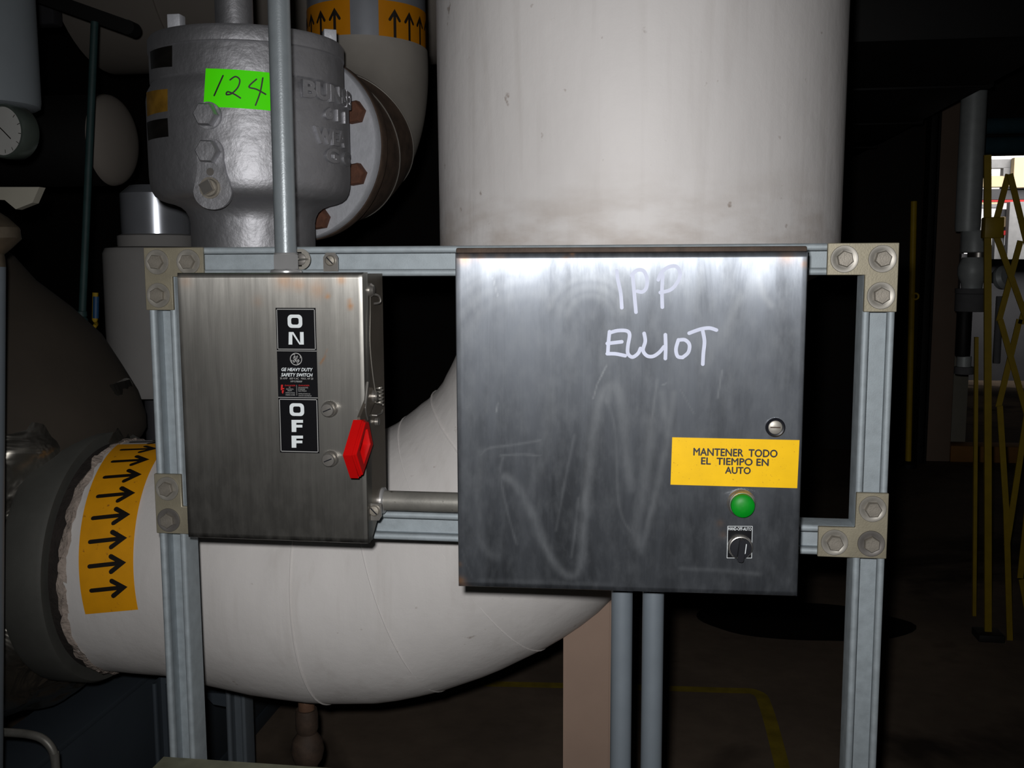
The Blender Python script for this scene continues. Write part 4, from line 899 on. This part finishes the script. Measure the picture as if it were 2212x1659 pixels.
# dark horizontal vessel with domed paler end
a, b = at(160, 300, 1.7), at(275, 300, 1.7); r = abs(at(215, 205, 1.7).z-at(215, 402, 1.7).z)/2; zz = at(215, 304, 1.7).z
t = thing('dark_vessel', 'dark horizontal vessel with a paler domed end left of the silver valve', 'vessel', (a.x, 1.7, zz))
e0 = at(238, 300, 1.7).x
mb = MB(); mb.lathe([(r*.98, -1.4), (r, -1.38), (r, 0)], (e0, 1.7, zz), (1, 0, 0), 64); mb.build('shell', 'black_steel', t)
mb = MB(); mb.lathe([(r, 0)]+[(r*math.cos(k*PI/16), r*.42*math.sin(k*PI/16)) for k in range(0, 8)]+[(.002, r*.42)], (e0, 1.7, zz), (1, 0, 0), 64); mb.build('domed_end', 'taupe', t, 'taupe domed end')
# taupe overhead duct and black bar
a, b = at(215, 40, 2.4), at(470, 150, 2.4); t = thing('round_duct', 'taupe overhead duct end in the gloom at top left', 'duct', (a.x, 2.4, a.z))
mb = MB(); zc_ = b.z+.42; mb.lathe([(.30, 0), (.42, .03), (.42, 2.2), (.40, 2.22)], (at(215, 60, 2.4).x, 2.4, zc_), (1, 0, .0), 64); mb.build('duct_shell', 'taupe', t)
mb = MB(); mb.lathe([(.43, 0), (.43, .05)], (at(400, 60, 2.4).x, 2.4, zc_), (1, 0, 0), 64); mb.build('duct_band', 'taupe', t)
a, b = at(60, 38, 2.0), at(186, 38, 2.0); MBt = MB().box(a.x-.6, b.x-.06, 1.9, 1.96, at(120, 60, 1.95).z, 5.2, .01).build('metal_sheet', 'dark'); tag(MBt, 'dark grey sheet panel hanging behind the black bar at top left', 'panel')
a, b = at(92, -6, 1.5), at(283, 62, 1.5); mb = MB(); d_ = (b-a).normalized(); n_ = Vector((-d_.z, 0, d_.x)); mb.rings([[q_+n_*s1*.020+Vector((0, s2*.02, 0)) for s1, s2 in ((-1, -1), (1, -1), (1, 1), (-1, 1))] for q_ in (a-d_*.8, b-d_*.02, b)]); mb.cyl(b+Vector((0, -.022, 0)), b+Vector((0, .022, 0)), .021, n=24)
tag(mb.build('slanted_bar', 'black_steel'), 'black flat bar slanting down to the right at top left', 'bar')
# thin teal pipe with ball valve
t = thing('thin_pipe', 'thin teal vertical pipe with yellow lever ball valve left of the frame', 'pipe', at(178, 690, 1.3))
a, b = at(204, 60, 1.3), at(178, 672, 1.3); mb = MB(); mb.sweep([a+(a-b)*.02, b], .0105, 16); mb.build('tube', 'teal', t)
c_ = at(176, 688, 1.3); mb = MB(); mb.lathe([(.012, .022), (.016, .02), (.016, .006), (.013, .004), (.018, -.002), (.018, -.022), (.0145, -.026)], c_, n=24); mb.build('union', 'teal', t)
mb = MB(); mb.lathe([(.016, -.026), (.021, -.035), (.025, -.05), (.025, -.075), (.018, -.09), (.015, -.16), (.015, -c_.z)], c_, n=24); mb.build('ball_valve', 'brass', t)
h0, h1 = at(200, 712, 1.3), at(208, 700, 1.3); h2, h3 = at(205, 692, 1.28), at(206, 632, 1.28)
mb = MB(); mb.sweep([c_+Vector((.01, -.01, -.06)), h0, h1, h2], .006, 10); mb.sweep([h2, h3], [.008, .008], 10); lv = mb.build('lever', 'leveryellow', t, 'yellow lever')
mb = MB(); d_ = (h3-h2); mb.sweep([h2+d_*.08+Vector((.004, -.003, 0)), h2+d_*.86+Vector((.004, -.003, 0))], .0085, 12); mb.build('lever_sleeve', 'blue', lv, 'blue vinyl sleeve')
# light grey tank end, gauge, tag, conduit with fitting
p = at(50, 100, .6); r = .106; tx = p.x-r*.99
t = thing('grey_housing', 'light grey round housing hanging at the top left edge', 'housing', (tx, .62, 1.85))
mb = MB(); mb.lathe([(.05, 1.832), (.095, 1.834), (.104, 1.839), (r, 1.85), (r, 3.0)], (tx, .62, 0), n=64); mb.build('shell', 'lightgrey', t)
mb = MB(); mb.lathe([(.02, 1.835), (.06, 1.81), (.065, 1.835)], (tx, .62, 0), n=32); mb.build('bottom_boss', 'dark', t)
gc = at(14, 284, .5); gd = Vector((-.16, -.98, -.02)).normalized(); t = thing('pressure_gauge', 'round white faced pressure gauge at the left edge below the grey housing', 'gauge', gc)
mb = MB(); mb.lathe([(.03, -.035), (.050, -.033), (.0535, -.028), (.0535, .006), (.051, .012), (.047, .0125), (.0465, .007)], gc, gd, 48, caps=False); mb.build('case', 'clear', t)
mb = MB(); mb.lathe([(.0475, .003), (.0475, .006), (.001, .006)], gc, gd, 40); mb.build('dial', 'gaugeface', t, 'white dial')
gu = gd.cross(Vector((0, 0, 1))).normalized()*-1; gv = gd.cross(gu)*-1
gf = lambda x, y_, l=.0068: gc+gd*l+gu*x+gv*y_
mb = MB()
for k in range(11): a_ = math.radians(225-27*k); mb.ribbon([(.036*math.cos(a_), .036*math.sin(a_)), (.042*math.cos(a_), .042*math.sin(a_))], .0013, gf, 4)
mb.build('scale_marks', 'ink', t, recalc=False)
mb = MB(); mb.ribbon([(-.024, -.021), (0, 0), (.016, .015)], .0022, lambda x, y_: gf(x, y_, .008), 6); mb.build('needle', 'ink', t, recalc=False)
mb = MB(); mb.cyl(gc-gd*.03, gc-gd*.03+Vector((-.25, .02, 0)), .010, n=16); mb.build('gauge_stem', 'brass', t)
q = [at(*c, .45) for c in ((-30, 404), (85, 404), (70, 438), (34, 452), (10, 432), (-30, 430))]; mb = MB(); mb.rings([q, [v_+Vector((0, .02, 0)) for v_ in q]])
tag(mb.build('bracket_plate', 'tag'), 'pale stone coloured bracket plate jutting in from the left edge below the gauge', 'bracket')
YE = .10; t = thing('edge_conduit', 'blue grey conduit with worn brass union along the left edge', 'conduit', (at(-10, 560, YE).x, YE, 0))
q0, q1 = at(-12, 575, YE), at(-16, 1500, YE); q2 = q1+(q1-q0)*(q1.z/(q0.z-q1.z)); xr = q0.x+.016; mb = MB(); mb.sweep([q2, q0], .0165, 28); mb.build('tube', 'conduit_dull', t)
zt_, zb_ = at(0, 455, YE).z, at(0, 582, YE).z; H_ = zt_-zb_; mb = MB(); mb.lathe([(.020, 0), (.021, H_*.12), (.021, H_*.24), (.032, H_*.32), (.050, H_*.48), (.050, H_*.66), (.036, H_*.85), (.02, H_*1.0), (.02, H_*1.05)], (q0.x-.004, YE, zb_), (-.12, 0, 1), 14); mb.build('union', 'brass', t, 'worn brass union')
# skid beams and rear struts at lower left
def onz(x, y, Z):
    d = FW + RT*((x-1106)/FPX) - UP*((y-829.5)/FPX); return CAM+d*((Z-CAM.z)/d.z)
e0_, e1_ = onz(112, 1640, .48), onz(282, 1462, .48)
xa = (e0_.x+e1_.x)/2+.01
t = thing('equipment_skid', 'dark slate painted steel skid beam running back under the white pipe', 'skid', (xa, .9, 0))
MB().box(xa-.16, xa, .3, 2.4, .465, .48, .002).build('top_flange', 'slate', t); MB().box(xa-.02, xa-.004, .3, 2.4, .05, .466, .002).build('web', 'slate', t); MB().box(xa-.16, xa, .3, 2.4, 0.0, .05, .002).build('foot_flange', 'slate', t)
for (x0, x1, yy, zt_, lb) in ((330, 368, .55, .60, 'dark grey rear strut just behind the left frame post'), (488, 530, .9, .66, 'blue grey rear strut standing below the white elbow')):
    a, b = at(x0, 1560, yy), at(x1, 1560, yy); t = thing('rear_strut', lb, 'strut', ((a.x+b.x)/2, yy, 0))
    k_ = (b.x-a.x)/S; strut((a.x, yy, 0), (0, 0, zt_ if x0 > 400 else .62), (1, 0, 0), (0, 1, 0), 'channel', 'slate' if x0 < 400 else 'conduit_dull', t, [(u_*k_, v_*k_) for u_, v_ in prof]); 
    MB().box(a.x-.03, b.x+.03, yy-.03, yy+.08, 0, .008, .001).build('foot_plate', 'slate', t)
a, b = at(440, 1500, .92), at(486, 1540, .92); MBt = MB(); MBt.prism([(0, 0), (b.x-a.x+.005, 0), (b.x-a.x+.005, -.035), (.02, -.03), (0, -.01)], (a.x, .93, a.z), (1, 0, 0), (0, 0, 1), (0, .03, 0)); o_ = MBt.build('strut_gusset', 'slate', None)
tag(o_, 'small slate gusset beside the blue grey rear strut', 'gusset')
h_ = [at(-40, 1582, .2), at(10, 1582, .2), at(60, 1586, .2), at(92, 1596, .2), at(112, 1618, .2), at(119, 1645, .2), at(122, 1690, .2)]; h_.append(Vector((h_[-1].x, .2, .0)))
mb = MB(); mb.sweep(smooth(h_, 5), .0075, 14); tag(mb.build('bent_tube', 'conduit_worn'), 'thin grey bent tube curving down in the bottom left corner', 'tube')

# ================================================================ RIGHT BACKGROUND
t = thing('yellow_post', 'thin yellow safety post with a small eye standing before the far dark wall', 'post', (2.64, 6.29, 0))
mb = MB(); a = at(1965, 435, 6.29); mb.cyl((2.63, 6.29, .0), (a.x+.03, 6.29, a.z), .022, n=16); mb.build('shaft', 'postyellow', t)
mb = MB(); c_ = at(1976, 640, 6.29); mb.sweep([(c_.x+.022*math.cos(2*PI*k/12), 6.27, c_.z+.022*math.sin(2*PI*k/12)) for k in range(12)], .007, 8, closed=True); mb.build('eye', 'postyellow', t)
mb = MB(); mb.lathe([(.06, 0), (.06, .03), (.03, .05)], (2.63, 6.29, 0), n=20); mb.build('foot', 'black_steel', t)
# grey standpipe with fittings
Y4 = 4.6; t = thing('standpipe', 'grey vertical pipe with couplings and dark hose tails hanging right of the tan column', 'pipe', at(2110, 560, Y4))
def PX(x, y): return at(x, y, Y4)
def vert(nm, x, y0, y1, wpx, m_, prof_=None, par=t, lbl=None):
    a, b = PX(x, y0), PX(x, y1); r_ = wpx/2*(CAM-a).length/FPX; mb = MB(); H = a.z-b.z
    mb.lathe([(r_*k, H*h_) for k, h_ in (prof_ or [(.94, 0), (1, .03), (1, .97), (.94, 1)])], (a.x, Y4, b.z), n=28); return mb.build(nm, m_, par, lbl)
vert('tube', 2108, 130, 500, 46, 'zincpipe'); vert('coupling', 2106, 498, 546, 46, 'zincpipe', [(.9, 0), (1.05, .04), (1.05, .9), (.95, 1)])
vert('swivel_ring', 2114, 545, 556, 40, 'steel_hw'); vert('valve_body', 2102, 556, 625, 54, 'zincpipe', [(.7, 0), (.75, .2), (1, .45), (1, .7), (.72, 1)]); vert('valve_collar', 2100, 623, 634, 62, 'greybeam')
vert('hose_coupling', 2098, 634, 673, 58, 'greybeam'); vert('hose', 2084, 672, 770, 28, 'darkhose'); vert('hose_ferrule', 2083, 769, 792, 27, 'zincpipe'); vert('hose_cap', 2083, 792, 808, 36, 'greybeam')
c_ = PX(2160, 602); mb = MB(); mb.lathe([(.03, -.02), (.062, 0), (.068, .03), (.05, .05)], c_, (.5, -.8, .2), 28); mb.sweep([c_+Vector((0, .02, 0)), PX(2128, 598)], .03, 16); mb.build('side_outlet', 'zincpipe', t)
vert('side_tail', 2160, 640, 785, 14, 'greybeam')
# yellow folding gate
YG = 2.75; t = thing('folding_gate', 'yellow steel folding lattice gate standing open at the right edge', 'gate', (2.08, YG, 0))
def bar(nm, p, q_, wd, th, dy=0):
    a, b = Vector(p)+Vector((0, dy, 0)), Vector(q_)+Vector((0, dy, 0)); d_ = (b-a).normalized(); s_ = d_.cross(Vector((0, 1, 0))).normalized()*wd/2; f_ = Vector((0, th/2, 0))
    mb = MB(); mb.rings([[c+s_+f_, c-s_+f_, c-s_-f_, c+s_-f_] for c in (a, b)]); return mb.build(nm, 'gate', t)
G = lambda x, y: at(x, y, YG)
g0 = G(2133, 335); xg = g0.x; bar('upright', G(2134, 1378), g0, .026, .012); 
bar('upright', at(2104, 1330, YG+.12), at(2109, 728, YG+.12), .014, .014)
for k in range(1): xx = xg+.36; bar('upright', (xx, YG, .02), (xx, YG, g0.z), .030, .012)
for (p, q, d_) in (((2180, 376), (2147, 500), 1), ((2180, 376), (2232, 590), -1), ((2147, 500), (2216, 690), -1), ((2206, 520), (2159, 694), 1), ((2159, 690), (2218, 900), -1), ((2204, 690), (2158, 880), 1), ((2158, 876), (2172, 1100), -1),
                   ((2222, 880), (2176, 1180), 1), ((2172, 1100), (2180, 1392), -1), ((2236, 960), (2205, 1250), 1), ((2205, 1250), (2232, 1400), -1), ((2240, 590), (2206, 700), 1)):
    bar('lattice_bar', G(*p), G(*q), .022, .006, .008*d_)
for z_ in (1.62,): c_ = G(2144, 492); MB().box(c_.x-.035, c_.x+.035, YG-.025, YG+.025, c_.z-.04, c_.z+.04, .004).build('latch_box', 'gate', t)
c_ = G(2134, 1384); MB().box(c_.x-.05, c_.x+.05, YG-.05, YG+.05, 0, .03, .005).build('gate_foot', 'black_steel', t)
